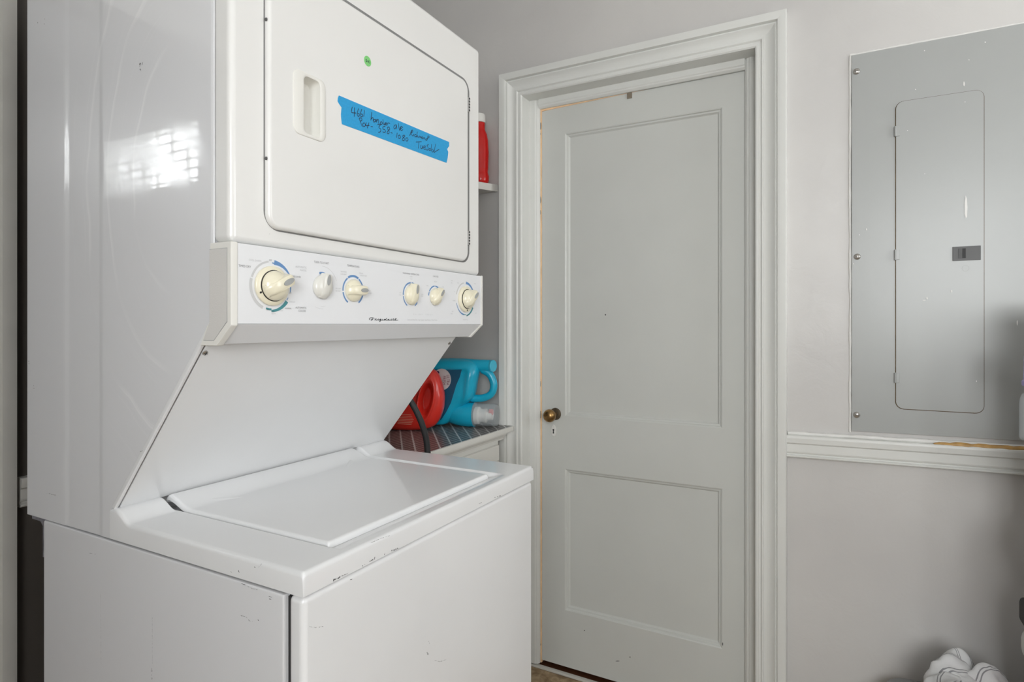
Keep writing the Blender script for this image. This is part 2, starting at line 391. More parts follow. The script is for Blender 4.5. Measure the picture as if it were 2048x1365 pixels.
def window(name, rect, fn, rows, cols, bar, depth=.05):
    a0, a1, z0, z1 = rect; r = empty(name, fn(( a0+a1)/2, z0, 0)); struct(r)
    def bx(nm, p0, p1, q0, q1, t0, t1, m):
        v = [Vector(fn(p, q, t)) for p in (p0, p1) for q in (q0, q1) for t in (t0, t1)]
        lo = [min(k[i] for k in v) for i in range(3)]; hi = [max(k[i] for k in v) for i in range(3)]
        return box(nm, lo[0], hi[0], lo[1], hi[1], lo[2], hi[2], m, r)
    f = .03
    for nm, q in (('frame_rail', (a0, a1, z0, z0+f)), ('frame_rail', (a0, a1, z1-f, z1)), ('frame_stile', (a0, a0+f, z0+f, z1-f)), ('frame_stile', (a1-f, a1, z0+f, z1-f))):
        bx(nm, q[0], q[1], q[2], q[3], .02, .02+depth, MATS['trim_paint'])
    bx('sill', a0-.05, a1+.05, z0-.03, z0, -.05, 0, MATS['trim_paint'])
    for k in range(1, cols):
        x = a0+(a1-a0)*k/cols; bx('muntin', x-bar/2, x+bar/2, z0+f, z1-f, .03, .05, MATS['trim_paint'])
    for k in range(1, rows):
        z = z0+(z1-z0)*k/rows; bx('muntin', a0+f, a1-f, z-bar/2, z+bar/2, .031, .049, MATS['trim_paint'])
    bx('pane', a0+f, a1-f, z0+f, z1-f, .055, .058, MATS['window_glass'])
    return r
window('window_1', WA, lambda a, z, t: (a, Y0R-t, z), 2, 2, .02)
window('window_2', WB, lambda a, z, t: (X0R-t, a, z), 2, 3, .02)
w3 = window('window_3', WC, lambda a, z, t: (-.75-t, a, z), 7, 7, .008)
box('curtain', -.768, -.765, 3.27, 3.77, 2.03, 2.34, MATS['sheer_curtain'], w3)
box('ledge', -.75, -.66, 2.80, 3.40, 1.885, 1.905, MATS['trim_paint'], w3)

# door casing: moulded profile (distance from opening, projection from wall), mitred
CP = [(0, 0), (0, .012), (.004, .016), (.010, .016), (.012, .013), (.016, .013), (.020, .018), (.024, .018), (.026, .014), (.030, .014), (.040, .015), (.050, .020), (.056, .025), (.058, .021), (.061, .021), (.064, .032), (.074, .034), (.0865, .034), (.0885, .030), (.0885, 0)]
def casing(parent, fn, a0, a1, zt, prof, z0=0, sides=('L', 'R'), m='trim_paint'):
    """a0<a1 opening edges, zt head; fn(a,z,t) t = projection"""
    for sd in ('L', 'R', 'T'):
        if sd != 'T' and sd not in sides: continue
        A, B = [], []
        for d, t in prof:
            if sd == 'L': A.append(fn(a0-d, z0, t)); B.append(fn(a0-d, zt+d, t))
            if sd == 'R': A.append(fn(a1+d, z0, t)); B.append(fn(a1+d, zt+d, t))
            if sd == 'T': A.append(fn(a0-d, zt+d, t)); B.append(fn(a1+d, zt+d, t))
        n = len(prof); Fc = [[i, (i+1) % n, n+(i+1) % n, n+i] for i in range(n)]+[list(range(n)), list(range(2*n-1, n-1, -1))]
        pyd('head_casing' if sd == 'T' else 'side_casing', A+B, Fc, MATS[m], parent, 25)
t1 = struct(empty('trim_1', (WX, (JL+JR)/2, 0)), 'moulded white casing round the panelled door')
casing(t1, lambda a, z, t: (WX-t, a, z), JR, JL, JT, CP)
# jamb and stop
t2 = struct(empty('trim_2', (WX, (JL+JR)/2, 0)), 'white door jamb with stop and orange rabbet strip')
box('side_jamb', WX+.0004, 2.095, JL, JL+.02, 0, JT+.02, MATS['trim_paint'], t2)
box('side_jamb', WX+.0004, 2.095, JR-.02, JR, 0, JT+.02, MATS['trim_paint'], t2)
box('head_jamb', WX+.0004, 2.095, JR, JL, JT, JT+.02, MATS['trim_paint'], t2)
SP = [(0, 2.003), (.022, 2.003), (.026, 2.006), (.030, 2.007), (.0370, 2.014), (.0370, 2.022), (0, 2.022)]
prism('door_stop', [(JL-d, x) for d, x in SP], lambda p, q, a: (q, p, a), .012, JT-.0, MATS['trim_paint'], t2, smooth=False)
prism('door_stop', [(JR+d, x) for d, x in SP], lambda p, q, a: (q, p, a), .012, JT-.0, MATS['trim_paint'], t2, smooth=False)
prism('door_stop', [(JT-d*.868, x) for d, x in SP], lambda p, q, a: (q, a, p), JR+.037, JL-.037, MATS['trim_paint'], t2, smooth=False)
box('rabbet_strip', 2.0225, 2.09, .9712, JL, .012, JT, MATS['rabbet_orange'], t2)  # orange strip filling the gap at the door edge
prism('rabbet_strip', [(.9712, H(.8047)), (.9712, JT), (.58, JT), (.58, H(.8120))], lambda p, q, a: (a, p, q), 2.0225, 2.09, MATS['rabbet_orange'], t2)
box('strike_plate', 2.0215, 2.0235, .974, .980, H(-.352), H(-.325), MATS['brass_dark'], t2)
# threshold
t3 = struct(empty('trim_3', (2.0, (JL+JR)/2, 0)), 'pale metal strip and dark wooden sill under the door')
box('floor_edge', WX, 2.0, JR, JL, -.02, 0, MATS['vinyl'], t3)
box('metal_strip', 2.0, 2.017, JR, JL, 0, .008, MATS['threshold'], t3, .002)
box('wooden_sill', 2.017, 2.14, JR, JL, 0, .003, MATS['dark_wood'], t3)

# two-panel door
DX = 2.025; DT = .038; dl, dr = .9705, .225; zb, zt_ = .022, H(.8115)
door = struct(empty('door_1', (DX, (dl+dr)/2, 0)), 'white painted two-panel wooden door, closed, with brass knob')
pl, pr = .877, .322; rows_ = [(H(-1.0545), H(-.533)), (H(-.337), H(.708))]
dm = MATS['door_paint']
prism('stile', [(dl, zb), (pl, zb), (pl, zt_-.0035), (dl, zt_-.0075)], lambda p, q, a: (a, p, q), DX, DX+DT, dm, door)
prism('stile', [(pr, zb), (dr, zb), (dr, zt_), (pr, zt_)], lambda p, q, a: (a, p, q), DX, DX+DT, dm, door)
prism('rail', [(pl, rows_[1][1]), (pr, rows_[1][1]), (pr, zt_), (.60, zt_), (pl, zt_-.0035)], lambda p, q, a: (a, p, q), DX, DX+DT, dm, door)
box('rail', DX, DX+DT, pr, pl, rows_[0][1], rows_[1][0], dm, door)
box('rail', DX, DX+DT, pr, pl, zb, rows_[0][0], dm, door)
for (z0, z1) in rows_:
    box('panel', DX+.013, DX+.026, pr-.005, pl+.005, z0-.005, z1+.005, dm, door)
    # sticking: stepped moulding round the panel
    bm = bmesh.new()
    prf = [(0, .000), (.004, .002), (.006, .006), (.011, .007), (.013, .010), (.016, .0128), (.016, .0135), (0, .0135)]
    cs = [lambda d: (pl-d, z0+d), lambda d: (pr+d, z0+d), lambda d: (pr+d, z1-d), lambda d: (pl-d, z1-d)]
    rings = [[bm.verts.new((DX+t, *cf(d))) for d, t in prf] for cf in cs]
    for i in range(4):
        a, b = rings[i], rings[(i+1) % 4]
        for k in range(len(prf)): bm.faces.new([a[k], a[(k+1) % len(prf)], b[(k+1) % len(prf)], b[k]])
    link('panel_moulding', me_from(bm), dm, door)
kc = on(1110.5, 828.5, 'X', DX-.004)
ro = lathe('rosette', [(.0, .0), (.0215, 0), (.0225, .002), (.0215, .0045), (.016, .007), (.0, .007)], (DX, kc.y, kc.z), (-1, 0, 0), MATS['brass_dark'], door)
kb = lathe('knob', [(.0075, 0), (.0075, .022), (.011, .026), (.019, .032), (.0232, .042), (.0238, .050), (.0215, .058), (.015, .0645), (.007, .067), (0, .0675)], (DX-.007, kc.y, kc.z), (-1, 0, 0), MATS['brass'], door)
ro['label'] = 'tarnished round brass rosette'; kb['label'] = 'tarnished brass door knob'
ec = on(1107.5, 862, 'X', DX)
es = lathe('escutcheon', [(0, 0), (.0225, 0), (.0225, .001), (.021, .0025), (0, .003)], (DX, ec.y, ec.z), (-1, 0, 0), MATS['white_paint'], door, sx=.42, ua=(0, 1, 0))
bm = bmesh.new(); bm_lathe(bm, [(0, .003), (.0034, .003), (.0034, .0035), (0, .0035)], (DX, ec.y, ec.z+.0035), (-1, 0, 0), 16); bm_prism(bm, [(-.0014, .002), (.0014, .002), (.0026, -.010), (-.0026, -.010)], lambda p, q, a: (a, ec.y+p, ec.z+q), DX-.0035, DX-.003)
link('keyhole', me_from(bm), MATS['dark'], es)
tb = on(1259, 189, 'X', DX-.002)
tbo = box('metal_tab', DX-.0035, DX-.0005, tb.y-.009, tb.y+.009, tb.z-.014, zt_+.001, mat('tab_bronze', (.24, .20, .15), .5), door, .0008); tbo['label'] = 'small bronze tab hooked over the top edge of the door'
# paint chips on the door edge and small nicks
bm = bmesh.new()
def chip(bm, u, v, du, dv, ax, val, nrm, jit=.3):
    p0 = on(u, v, ax, val); pts = []
    for k in range(7):
        a = 2*math.pi*k/7; q = on(u+du*math.cos(a)*random.uniform(1-jit, 1), v+dv*math.sin(a)*random.uniform(1-jit, 1), ax, val)
        pts.append(bm.verts.new(q+Vector(nrm)*.0004))
    bm.faces.new(pts)
for a in [(1087, 220.5, 5, 1.6), (1081.5, 252, 1.4, 9), (1081, 268, 1, 3), (1211, 630, 1.6, 2), (1169, 1262, 1.3, 1.5), (1260, 1315, 1.5, 1.6), (1445.5, 1289, 1.1, 4), (1235, 1323, 5, .9), (1081.5, 400, 1, 8), (1081.3, 425, .9, 6), (1081.2, 768, .9, 7), (1081, 1290, 1, 3)]:
    chip(bm, *a, 'X', 2.0222 if a[0] < 1083 else DX, (-1, 0, 0))
o = link('paint_chip', me_from(bm), MATS['scuff'], door); o['kind'] = 'stuff'

# chair rails (slightly out of level on the door wall, as in the old plaster)
RP = [(0, 0), (.016, 0), (.019, .003), (.019, .006), (.013, .008), (.013, .012), (.017, .014), (.0185, .018), (.0185, .040), (.0205, .042), (.0235, .044), (.025, .058), (.0245, .0635), (.022, .0655), (0, .0655)]
ylr, yrr = JR-.0885, -1.85
tilt = lambda y: .0195*(ylr-y)
def rail(name, fn, a0, a1, label, m='trim_paint'):
    A = [fn(a0, q, p) for p, q in RP]; B = [fn(a1, q, p) for p, q in RP]; n = len(RP)
    Fc = [[i, (i+1) % n, n+(i+1) % n, n+i] for i in range(n)]+[list(range(n)), list(range(2*n-1, n-1, -1))]
    return struct(pyd(name, A+B, Fc, MATS[m], None, False), label)
zr0 = H(-.392)
rail('trim_4', lambda a, q, p: (WX-p, a, zr0+q+tilt(a)), yrr, ylr, 'white moulded chair rail below the electrical panel')
rail('trim_5', lambda a, q, p: (a, BY-p, H(-.405)+q), .637, WX-.001, 'chair rail on the dark wall behind the dryer', 'shaded_trim')
# casing of the back doorway
t6 = struct(empty('trim_6', (.1, BY, 0)), 'white casing of the open doorway beside the dryer')
CP2 = [(0, 0), (0, .014), (.010, .018), (.050, .020), (.075, .020), (.078, .017), (.082, .017), (.086, .026), (.106, .028), (.112, .026), (.113, 0)]
casing(t6, lambda a, z, t: (a, BY-t, z), DO0, DO1, DOT, CP2, m='shaded_trim')
box('jamb', DO1-.001, DO1+.015, BY, BY+.12, 0, DOT, MATS['trim_paint'], t6); box('jamb', DO0-.015, DO0+.001, BY, BY+.12, 0, DOT, MATS['trim_paint'], t6)
struct(box('baseboard_right', WX-.016, WX, -1.85, ylr, 0, .13, MATS['trim_paint'], None, .003))
struct(box('baseboard_back', .66, WX, BY-.016, BY, 0, .13, MATS['trim_paint'], None, .003))

# ------------------------------------------------------------------ stacked washer and dryer
XL, XR = .576, 1.275
mc = empty('stacked_washer_dryer', ((XL+XR)/2, 1.0, 0))
tag(mc, 'white stacked laundry machine, dryer above a top-loading washer, with cream dials', 'washer dryer')
E, EW = MATS['enamel'], MATS['enamel_warm']
# lower body
lb = box('washer_cabinet', XL-.001, XR+.001, .673, 1.338, .03, H(-.3755), MATS['enamel_side'], mc, .004)
box('slot_shade', XL+.007, XR-.007, .660, .680, .06, H(-.380), MATS['dark'], mc)  # black fill, paints the shade in the slot behind the front panel
box('seam_shade', XL+.01, XR-.01, .66, 1.30, H(-.380), H(-.3705), MATS['dark'], mc)  # black fill, paints the shade in the seam under the deck
box('washer_front_panel', XL+.001, XR+.001, .637, .667, .05, H(-.3745), E, mc, .009, 4)
for x in (XL+.05, XR-.05):
    for y in (.70, 1.29): lathe('levelling_foot', [(0, 0), (.02, 0), (.02, .012), (.008, .016), (.008, .035), (0, .035)], (x, y, 0), (0, 0, 1), MATS['black_rubber'], mc, 16)
# upper body: profile swept across the width
dg0, dg1 = (.834, H(.002)), (1.101, H(-.3195))
UP = [(.829, H(.686)), (.829, H(.004)), (dg0[0]+.006, dg0[1]), (dg1[0]+.006, dg1[1]), (1.108, H(-.3718)), (1.402, H(-.374)), (1.410, H(.686))]
prism('dryer_cabinet', UP, YZ, XL+.004, XR-.004, E, mc, .003)
def side_sheet(name, x, sg, m):
    Ys = [.8275, .829, .833, .834]+[.834+(.267)*k/16 for k in range(1, 17)]+[1.1015, 1.104, 1.126, 1.129, 1.132, 1.136, 1.140, 1.144, 1.147, 1.18, 1.22, 1.242, 1.245, 1.249, 1.253, 1.257, 1.262, 1.266, 1.30, 1.35, 1.39, 1.402, 1.4045, 1.4055]
    V, Fc = [], []
    for y in Ys:
        if y <= .834: b = H(.004)
        elif y <= 1.101: t = (y-.834)/.267; b = H(.003-.3225*t)
        elif y < 1.103: b = H(-.3195)
        else: b = H(-.3722-.002*(y-1.1)/.3)
        off = -.0010*(sst(1.130, 1.146, y)-sst(1.244, 1.264, y))          # shallow pressed band
        off -= .004*(sst(1.402, 1.4056, y))+.003*(1-sst(.8275, .8300, y))
        if .834 < y < 1.102 or True: pass
        xx = x-sg*off*-1 if False else x+sg*(-off)
        V += [(xx, y, b), (xx, y, H(.690))]
    n = len(Ys)
    for i in range(n-1): Fc.append([2*i, 2*i+2, 2*i+3, 2*i+1])
    # return edges towards the cabinet
    k = len(V); V += [(x+sg*.012, y, V[2*i][2]) for i, y in enumerate(Ys)]
    for i in range(n-1): Fc.append([2*i, 2*i+2, k+i+1, k+i])
    o = pyd(name, V, Fc, m, mc, 30); return o
side_sheet('side_panel', XL, 1, MATS['enamel_side']); side_sheet('side_panel', XR, -1, MATS['enamel_side'])
box('top_panel', XL, XR, .80, 1.41, H(.686), H(.692), E, mc, .002)
# folded edge along the slanted front of the side panel
def along_diag(t, off):           # point on the slanted face, off = distance outwards
    dy, dz = dg1[0]-dg0[0], dg1[1]-dg0[1]; L_ = math.hypot(dy, dz); n = (dz/L_, -dy/L_)
    return dg0[0]+dy*t+n[0]*off, dg0[1]+dz*t+n[1]*off
for xa, xb in ((XL-.0005, XL+.006),):
    p = [along_diag(.0, .004), along_diag(.995, .004), along_diag(.995, -.004), along_diag(.0, -.004)]
    prism('edge_flange', p, YZ, xa, xb, E, mc, .0015)
p = [along_diag(.04, .0035), along_diag(.994, .0035), along_diag(.994, .0005), along_diag(.04, .0005)]
prism('slanted_panel', p, YZ, XL+.010, XR+.001, E, mc, .0008)
for u, v in ((410, 706), (911, 686)):
    d = ray(u, v); y0, z0 = along_diag(0, .0035); y1, z1 = along_diag(1, .0035)
    nv = Vector((0, z1-z0, -(y1-y0))).normalized(); o0 = Vector((0, y0, z0-EYE)); t = o0.dot(nv)/d.dot(nv); q = d*t; q.z += EYE
    q.x = min(q.x, XR-.010)
    if nv.y > 0: nv = -nv
    sc = lathe('screw', [(0, 0), (.0045, 0), (.0042, .0014), (.0028, .0024), (0, .0027)], q, nv, MATS['steel'], mc, 16)
    ub_ = basis(nv); bm = bmesh.new()
    for a in (30, 120):
        dd = ub_[0]*math.cos(R(a))+ub_[1]*math.sin(R(a)); ee = nv.cross(dd)
        vs_ = [bm.verts.new(q+nv*.0029+dd*(s1*.0032)+ee*(s2*.0006)) for s1, s2 in ((1, 1), (-1, 1), (-1, -1), (1, -1))]; bm.faces.new(vs_)
    link('cross_slot', me_from(bm), MATS['dark'], sc)
# deck: height field with curb at the rear and a well for the lid
DKX0, DKX1, DKY0, DKY1 = .5745, 1.278, .635, 1.106
def axis_nodes(a, b, marks, step):
    s = {a, b}; x = a
    while x < b: s.add(round(x, 5)); x += step
    for m0, rad in marks:
        k = -rad
        while k <= rad: s.add(round(min(b, max(a, m0+k)), 5)); k += .0012
    return sorted(s)
def deck_z(x, y):
    z = -.338
    well = sst(.661, .667, x)*(1-sst(1.164, 1.176, x))*sst(.650, .690, y)
    z -= .0078*well
    cur = max(1-sst(.655, .662, x), sst(1.152, 1.158, x))
    z += cur*(.0195*sst(1.046, 1.092, y))
    z -= (1-cur)*.03*sst(1.094, 1.100, y)*0
    r = .007
    for d in (x-DKX0, DKX1-x, y-DKY0):
        if d < r: z -= r-math.sqrt(max(0, r*r-(r-d)**2))
    return H(z)
def hfield(name, X, Y, zf, zbot, m, parent, ins=None):
    bm = bmesh.new(); g = [[bm.verts.new((x, y, zf(x, y))) for y in Y] for x in X]
    for i in range(len(X)-1):
        for j in range(len(Y)-1): bm.faces.new([g[i][j], g[i+1][j], g[i+1][j+1], g[i][j+1]])
    per = [g[i][0] for i in range(len(X))]+[g[-1][j] for j in range(1, len(Y))]+[g[i][-1] for i in range(len(X)-2, -1, -1)]+[g[0][j] for j in range(len(Y)-2, 0, -1)]
    lo = [bm.verts.new((v.co.x, v.co.y, zbot)) for v in per]; n = len(per)
    for k in range(n): bm.faces.new([per[k], lo[k], lo[(k+1) % n], per[(k+1) % n]])
    bm.faces.new(lo)
    return link(name, me_from(bm), m, parent, 50)
hfield('deck', axis_nodes(DKX0, DKX1, [(DKX0, .008), (DKX1, .008), (.664, .006), (.658, .006), (1.170, .009), (1.155, .006)], .012),
       axis_nodes(DKY0, DKY1, [(DKY0, .008), (.670, .024), (1.069, .026)], .012), deck_z, H(-.3712), E, mc)
LX0, LX1, LY0, LY1 = .668, 1.147, .6835, 1.096
def lid_z(x, y):
    z = -.3345+.0195*sst(1.022, 1.096, y)
    r = .0055
    for d in (x-LX0, LX1-x, y-LY0):
        if d < r: z -= r-math.sqrt(max(0, r*r-(r-d)**2))
    if y > 1.085: z -= .006*((y-1.085)/.011)**2
    return H(z)
def lid_bot():
    X = axis_nodes(LX0, LX1, [(LX0, .006), (LX1, .006)], .012); Y = axis_nodes(LY0, LY1, [(LY0, .006), (1.059, .038)], .012)
    bm = bmesh.new(); g = [[bm.verts.new((x, y, lid_z(x, y))) for y in Y] for x in X]; th = .0055
    def dn(x, y): return lid_z(min(max(x, LX0+.006), LX1-.006), max(y, LY0+.006))-.0105
    for i in range(len(X)-1):
        for j in range(len(Y)-1): bm.faces.new([g[i][j], g[i+1][j], g[i+1][j+1], g[i][j+1]])
    gb = {}
    per = [(i, 0) for i in range(len(X))]+[(len(X)-1, j) for j in range(1, len(Y))]+[(i, len(Y)-1) for i in range(len(X)-2, -1, -1)]+[(0, j) for j in range(len(Y)-2, 0, -1)]
    lo = [bm.verts.new((X[i], Y[j], dn(X[i], Y[j]))) for i, j in per]; n = len(per)
    for k in range(n):
        i, j = per[k]; i2, j2 = per[(k+1) % n]; bm.faces.new([g[i][j], lo[k], lo[(k+1) % n], g[i2][j2]])
    # underside
    x0 = [k for k in range(n)]
    c = bm.verts.new(((LX0+LX1)/2, .9, H(-.345)))
    for k in range(n): bm.faces.new([lo[k], lo[(k+1) % n], c])
    link('washer_lid', me_from(bm), E, mc, 50)
lid_bot()
# rear bracket
bk = [(1.388, H(-.3755)), (1.352, H(-.3755)), (1.3395, H(-.386)), (1.3395, H(-.449)), (1.346, H(-.449)), (1.346, H(-.389)), (1.355, H(-.3815)), (1.388, H(-.3815))]
prism('rear_bracket', bk, YZ, XL+.002, XL+.10, MATS['galvanised'], mc)

# dryer front and door
FY = .785
bz = rrect(XL-.001, XR+.001, H(.1235), H(.690), .006, 4)
def ring_face(name, out, hole, y0, y1, m, parent, rb=.010):
    """front plate with rounded outer edge"""
    prism(name, out, XZ, y0, y1, m, parent, rb, 5)
prism('dryer_front', [(FY, H(.690)), (FY, H(.1235)), (.8265, H(.1235)), (.8265, H(.690))], YZ, XL-.002, XR+.002, EW, mc, .010, 5)
DL, DRr, DB, DTp = .634, 1.2090, H(.1515), H(.5845)
# shallow dark reveal behind the door edge
prism('door_reveal', rrect(DL-.002, DRr+.0174, DB-.002, DTp+.0090, .030, 8), XZ, FY-.0006, FY+.001, mat('reveal_grey', (.22, .22, .215), .7), mc)
dd = bmesh.new(); bm_prism(dd, rrect(DL, DRr, DB, DTp, .024, 8), XZ, FY-.010, FY-.0006, 0)
# round the front rim only
ed = [e for e in dd.edges if all(abs(v.co.y-(FY-.010)) < 1e-5 for v in e.verts)]
bmesh.ops.bevel(dd, geom=ed, offset=.006, segments=4, affect='EDGES', profile=.5)
# cut for the handle pocket: inset on the front face
ddoor = link('dryer_door', me_from(dd), EW, mc, 30)
DF = FY-.010
# handle: raised bezel with sunken pocket (boolean-free: pocket walls are part of the bezel mesh)
hx0, hx1, hz0, hz1 = .6800, .7505, H(.3135), H(.4205)
px0, px1, pz0, pz1 = .7012, .7390, H(.3180), H(.4155)
def loop_pts(x0, x1, z0, z1, r, n=6): return rrect(x0, x1, z0, z1, r, n)
bm = bmesh.new()
loops = [(hx0, hx1, hz0, hz1, .014, DF+.0002), (hx0+.0006, hx1-.0006, hz0+.0006, hz1-.0006, .0135, DF-.0014), (hx0+.0022, hx1-.0022, hz0+.0022, hz1-.0022, .012, DF-.0022),
         (px0-.002, px1+.002, pz0-.002, pz1+.002, .010, DF-.0021), (px0, px1, pz0, pz1, .009, DF-.0018), (px0+.001, px1-.001, pz0+.001, pz1-.001, .0085, DF-.0012)]
rg = [[bm.verts.new((x, y, z)) for x, z in loop_pts(a, b, c, d, r)] for a, b, c, d, r, y in loops]
for a, b in zip(rg, rg[1:]):
    n = len(a)
    for k in range(n): bm.faces.new([a[k], a[(k+1) % n], b[(k+1) % n], b[k]])
hb = link('handle_bezel', me_from(bm), MATS['console_trim'], mc, 40)
# cut the door for the pocket and line it
cut = box('cutter', px0+.001, px1-.001, DF-.02, FY+.03, pz0+.001, pz1-.001, None)
def cut_door(ob, cu):
    ob.modifiers.clear()
    md = ob.modifiers.new('b', 'BOOLEAN'); md.object = cu; md.operation = 'DIFFERENCE'; md.solver = 'EXACT'
    dg = bpy.context.evaluated_depsgraph_get(); me = bpy.data.meshes.new_from_object(ob.evaluated_get(dg)); ob.modifiers.clear(); old = ob.data; ob.data = me; bpy.data.meshes.remove(old); wn(ob)
bpy.context.view_layer.update()
for nm in ('dryer_front', 'door_reveal', 'dryer_door', 'dryer_cabinet'): cut_door(bpy.data.objects[nm], cut)
bpy.data.objects.remove(cut)
bm = bmesh.new()
pk = [(px0+.001, px1-.001, pz0+.001, pz1-.001, .0085, DF-.0012), (px0+.0015, px1-.0015, pz0+.0015, pz1-.0015, .009, DF+.012), (px0+.004, px1-.004, pz0+.004, pz1-.004, .008, DF+.021), (px0+.009, px1-.009, pz0+.009, pz1-.009, .006, DF+.024)]
rg = [[bm.verts.new((x, y, z)) for x, z in loop_pts(a, b, c, d, r)] for a, b, c, d, r, y in pk]
for a, b in zip(rg, rg[1:]):
    n = len(a)
    for k in range(n): bm.faces.new([a[k], b[k], b[(k+1) % n], a[(k+1) % n]])
bm.faces.new(rg[-1])
link('handle_pocket', me_from(bm), MATS['console_trim'], hb, 40)
for u, v in ((937.3, 212), (936, 477)):
    q = on(u, v, 'Y', FY-.004); hg = box('hinge', DRr-.0005, DRr+.0045, FY-.0105, FY-.0005, q.z-.017, q.z+.017, MATS['scuff_light'], mc, .0006)
    bm = bmesh.new()
    for k in range(5): bm_box(bm, DRr-.0002, DRr+.0042, FY-.0112, FY-.0100, q.z-.0160+.0070*k, q.z-.0118+.0070*k)
    link('hinge_slot', me_from(bm), MATS['dark'], hg)
for u, v in ((529, 40), (526.5, 318)):
    q = on(u, v, 'X', DL-.0006); lathe('edge_bolt', [(0, 0), (.0028, 0), (.0022, .0012), (0, .0014)], (DL-.0008, FY-.0045, q.z), (-1, 0, 0), MATS['scuff'], mc, 12)

# control console
KY = .780; cl, ch0, ch1 = (.815, H(-.0295)), H(.0005), H(.1222)
CPf = [(KY, ch1), (KY, ch0), (cl[0], cl[1]), (.86, cl[1]), (.86, ch1)]
con = prism('control_console', CPf, YZ, XL+.004, XR-.001, MATS['console_white'], mc, .0016)
ECP = [(KY-.0015, ch1+.001), (KY-.0015, ch0-.0015), (cl[0]-.003, cl[1]-.0022), (.851, cl[1]-.0022), (.8345, ch0-.002), (.8275, ch0+.004), (.8275, ch1+.001)]
for xa, xb in ((XL-.006, XL+.006), (XR-.003, XR+.006)):
    ec_ = prism('end_cap', ECP, YZ, xa, xb, MATS['console_trim'], mc, .0018)
    if xa < 1:
        ip = [(KY+.0065, ch1-.0085), (KY+.0065, ch0+.004), (cl[0]+.0025, cl[1]+.0055), (.842, cl[1]+.0055), (.8275, ch0+.003), (.8272, ch1-.0085)]
        a = prism('cap_groove', [(p, q) for p, q in ip], YZ, xa-.0004, xa+.001, MATS['insert_grey'], ec_)
        cxm, czm = sum(p for p, q in ip)/6, sum(q for p, q in ip)/6
        ip2 = [(p+.0007*(1 if p < cxm else -1), q+.0007*(1 if q < czm else -1)) for p, q in ip]
        prism('cap_inset', ip2, YZ, xa-.0008, xa+.001, MATS['cap_grey'], ec_)
    else:
        pass
box('console_seam', XL+.006, XR-.003, KY-.0004, KY+.002, ch0+.0004, ch0+.0014, MATS['insert_grey'], mc)
PY_ = KY-.0003
def PK(u, v): q = on(u, v, 'Y', KY); return q.x, q.z
def arc_bm(bm, cx, cz, r0, r1, a0, a1, taper0=1, taper1=1, y=PY_):
    """angles clockwise from 12 o'clock; thickness tapers from outer edge"""
    n = max(3, int(abs(a1-a0)/5)); prev = None
    for k in range(n+1):
        t = k/n; a = R(a0+(a1-a0)*t); tp = taper0+(taper1-taper0)*t; ri = r1-(r1-r0)*tp
        p = [bm.verts.new((cx+rr*math.sin(a), y, cz+rr*math.cos(a))) for rr in (ri, r1)]
        if prev: bm.faces.new([prev[0], prev[1], p[1], p[0]])
        prev = p
def printing(name, m, arcs=(), texts=(), strokes=(), parent=con):
    for a in arcs:
        bm = bmesh.new(); arc_bm(bm, *a); link(name, me_from(bm), m, parent)
    for t in texts:
        bm = bmesh.new()
        u, v, s, size = t[:4]; al = t[4] if len(t) > 4 else 'CENTER'; sp = t[5] if len(t) > 5 else 1.0
        x0, z0 = PK(u, v); bm_text(bm, s, size, lambda p, q: (x0+p, PY_, z0+q), al, .86, sp); link(name, me_from(bm), m, parent)
    if strokes:
        bm = bmesh.new()
        for pts, wd in strokes: bm_stroke(bm, pts, wd, lambda p, q: (p, PY_, q))
        link(name, me_from(bm), m, parent)
kn = [('k1', .6425, H(.0612)), ('k2', .7475, H(.0652)), ('k3', .8235, H(.0632)), ('k4', .9935, H(.0622)), ('k5', 1.0785, H(.0620)), ('k6', 1.2010, H(.0615))]
kc_ = {k: (x, z) for k, x, z in kn}
x1, z1 = kc_['k1']; x3, z3 = kc_['k3']; x4, z4 = kc_['k4']; x5, z5 = kc_['k5']; x6, z6 = kc_['k6']; x2, z2 = kc_['k2']
printing('blue_dial_marking', MATS['print_blue'], arcs=[
    (x1, z1, .0355, .0415, 8, 70, 1.25, .25), (x1, z1, .0355, .0385, 86, 103, .9, .5), (x1, z1, .0355, .0372, 2, 8), (x1, z1, .0345, .0375, 118, 126, .4, .4),
    (x2, z2, .0225, .0262, -14, 34, 1, .2),
    (x3, z3, .0245, .0275, -148, -99), (x3, z3, .0245, .0275, -94, -34), (x3, z3, .0245, .0285, -30, 30), (x3, z3, .0245, .0275, 34, 148),
    (x4, z4, .0242, .0268, -150, -97), (x4, z4, .0242, .0272, -92, -3), (x4, z4, .0242, .0272, 4, 45, 1, .4), (x4, z4, .0242, .0268, 125, 150),
    (x5, z5, .0222, .0252, -85, -66), (x5, z5, .0222, .0252, -62, -4), (x5, z5, .0222, .0252, 2, 62),
    (x6, z6, .0365, .0425, 5, 70, 1, .6), (x6, z6, .0365, .0395, 190, 255, 1.2, .5)])
printing('teal_dial_marking', MATS['print_teal'], arcs=[(x1, z1, .0355, .0412, 128, 180, 1.1, .6), (x1, z1, .0355, .0385, 180, 196, 1, 1), (x6, z6, .0365, .0415, 120, 172, 1, .6), (x6, z6, .0365, .0385, 176, 192)])
printing('grey_dial_marking', MATS['print_pale'], arcs=[(x1, z1, .0355, .0405, 205, 285), (x1, z1, .0355, .0395, 288, 352, .9, .7), (x6, z6, .0365, .0405, 285, 350, .8, .8), (x2, z2, .0360, .0366, 0, 70), (x2, z2, .0262, .0266, 40, 105), (x2, z2, .0375, .0379, 175, 205), (x2, z2, .0335, .0338, 165, 185)])
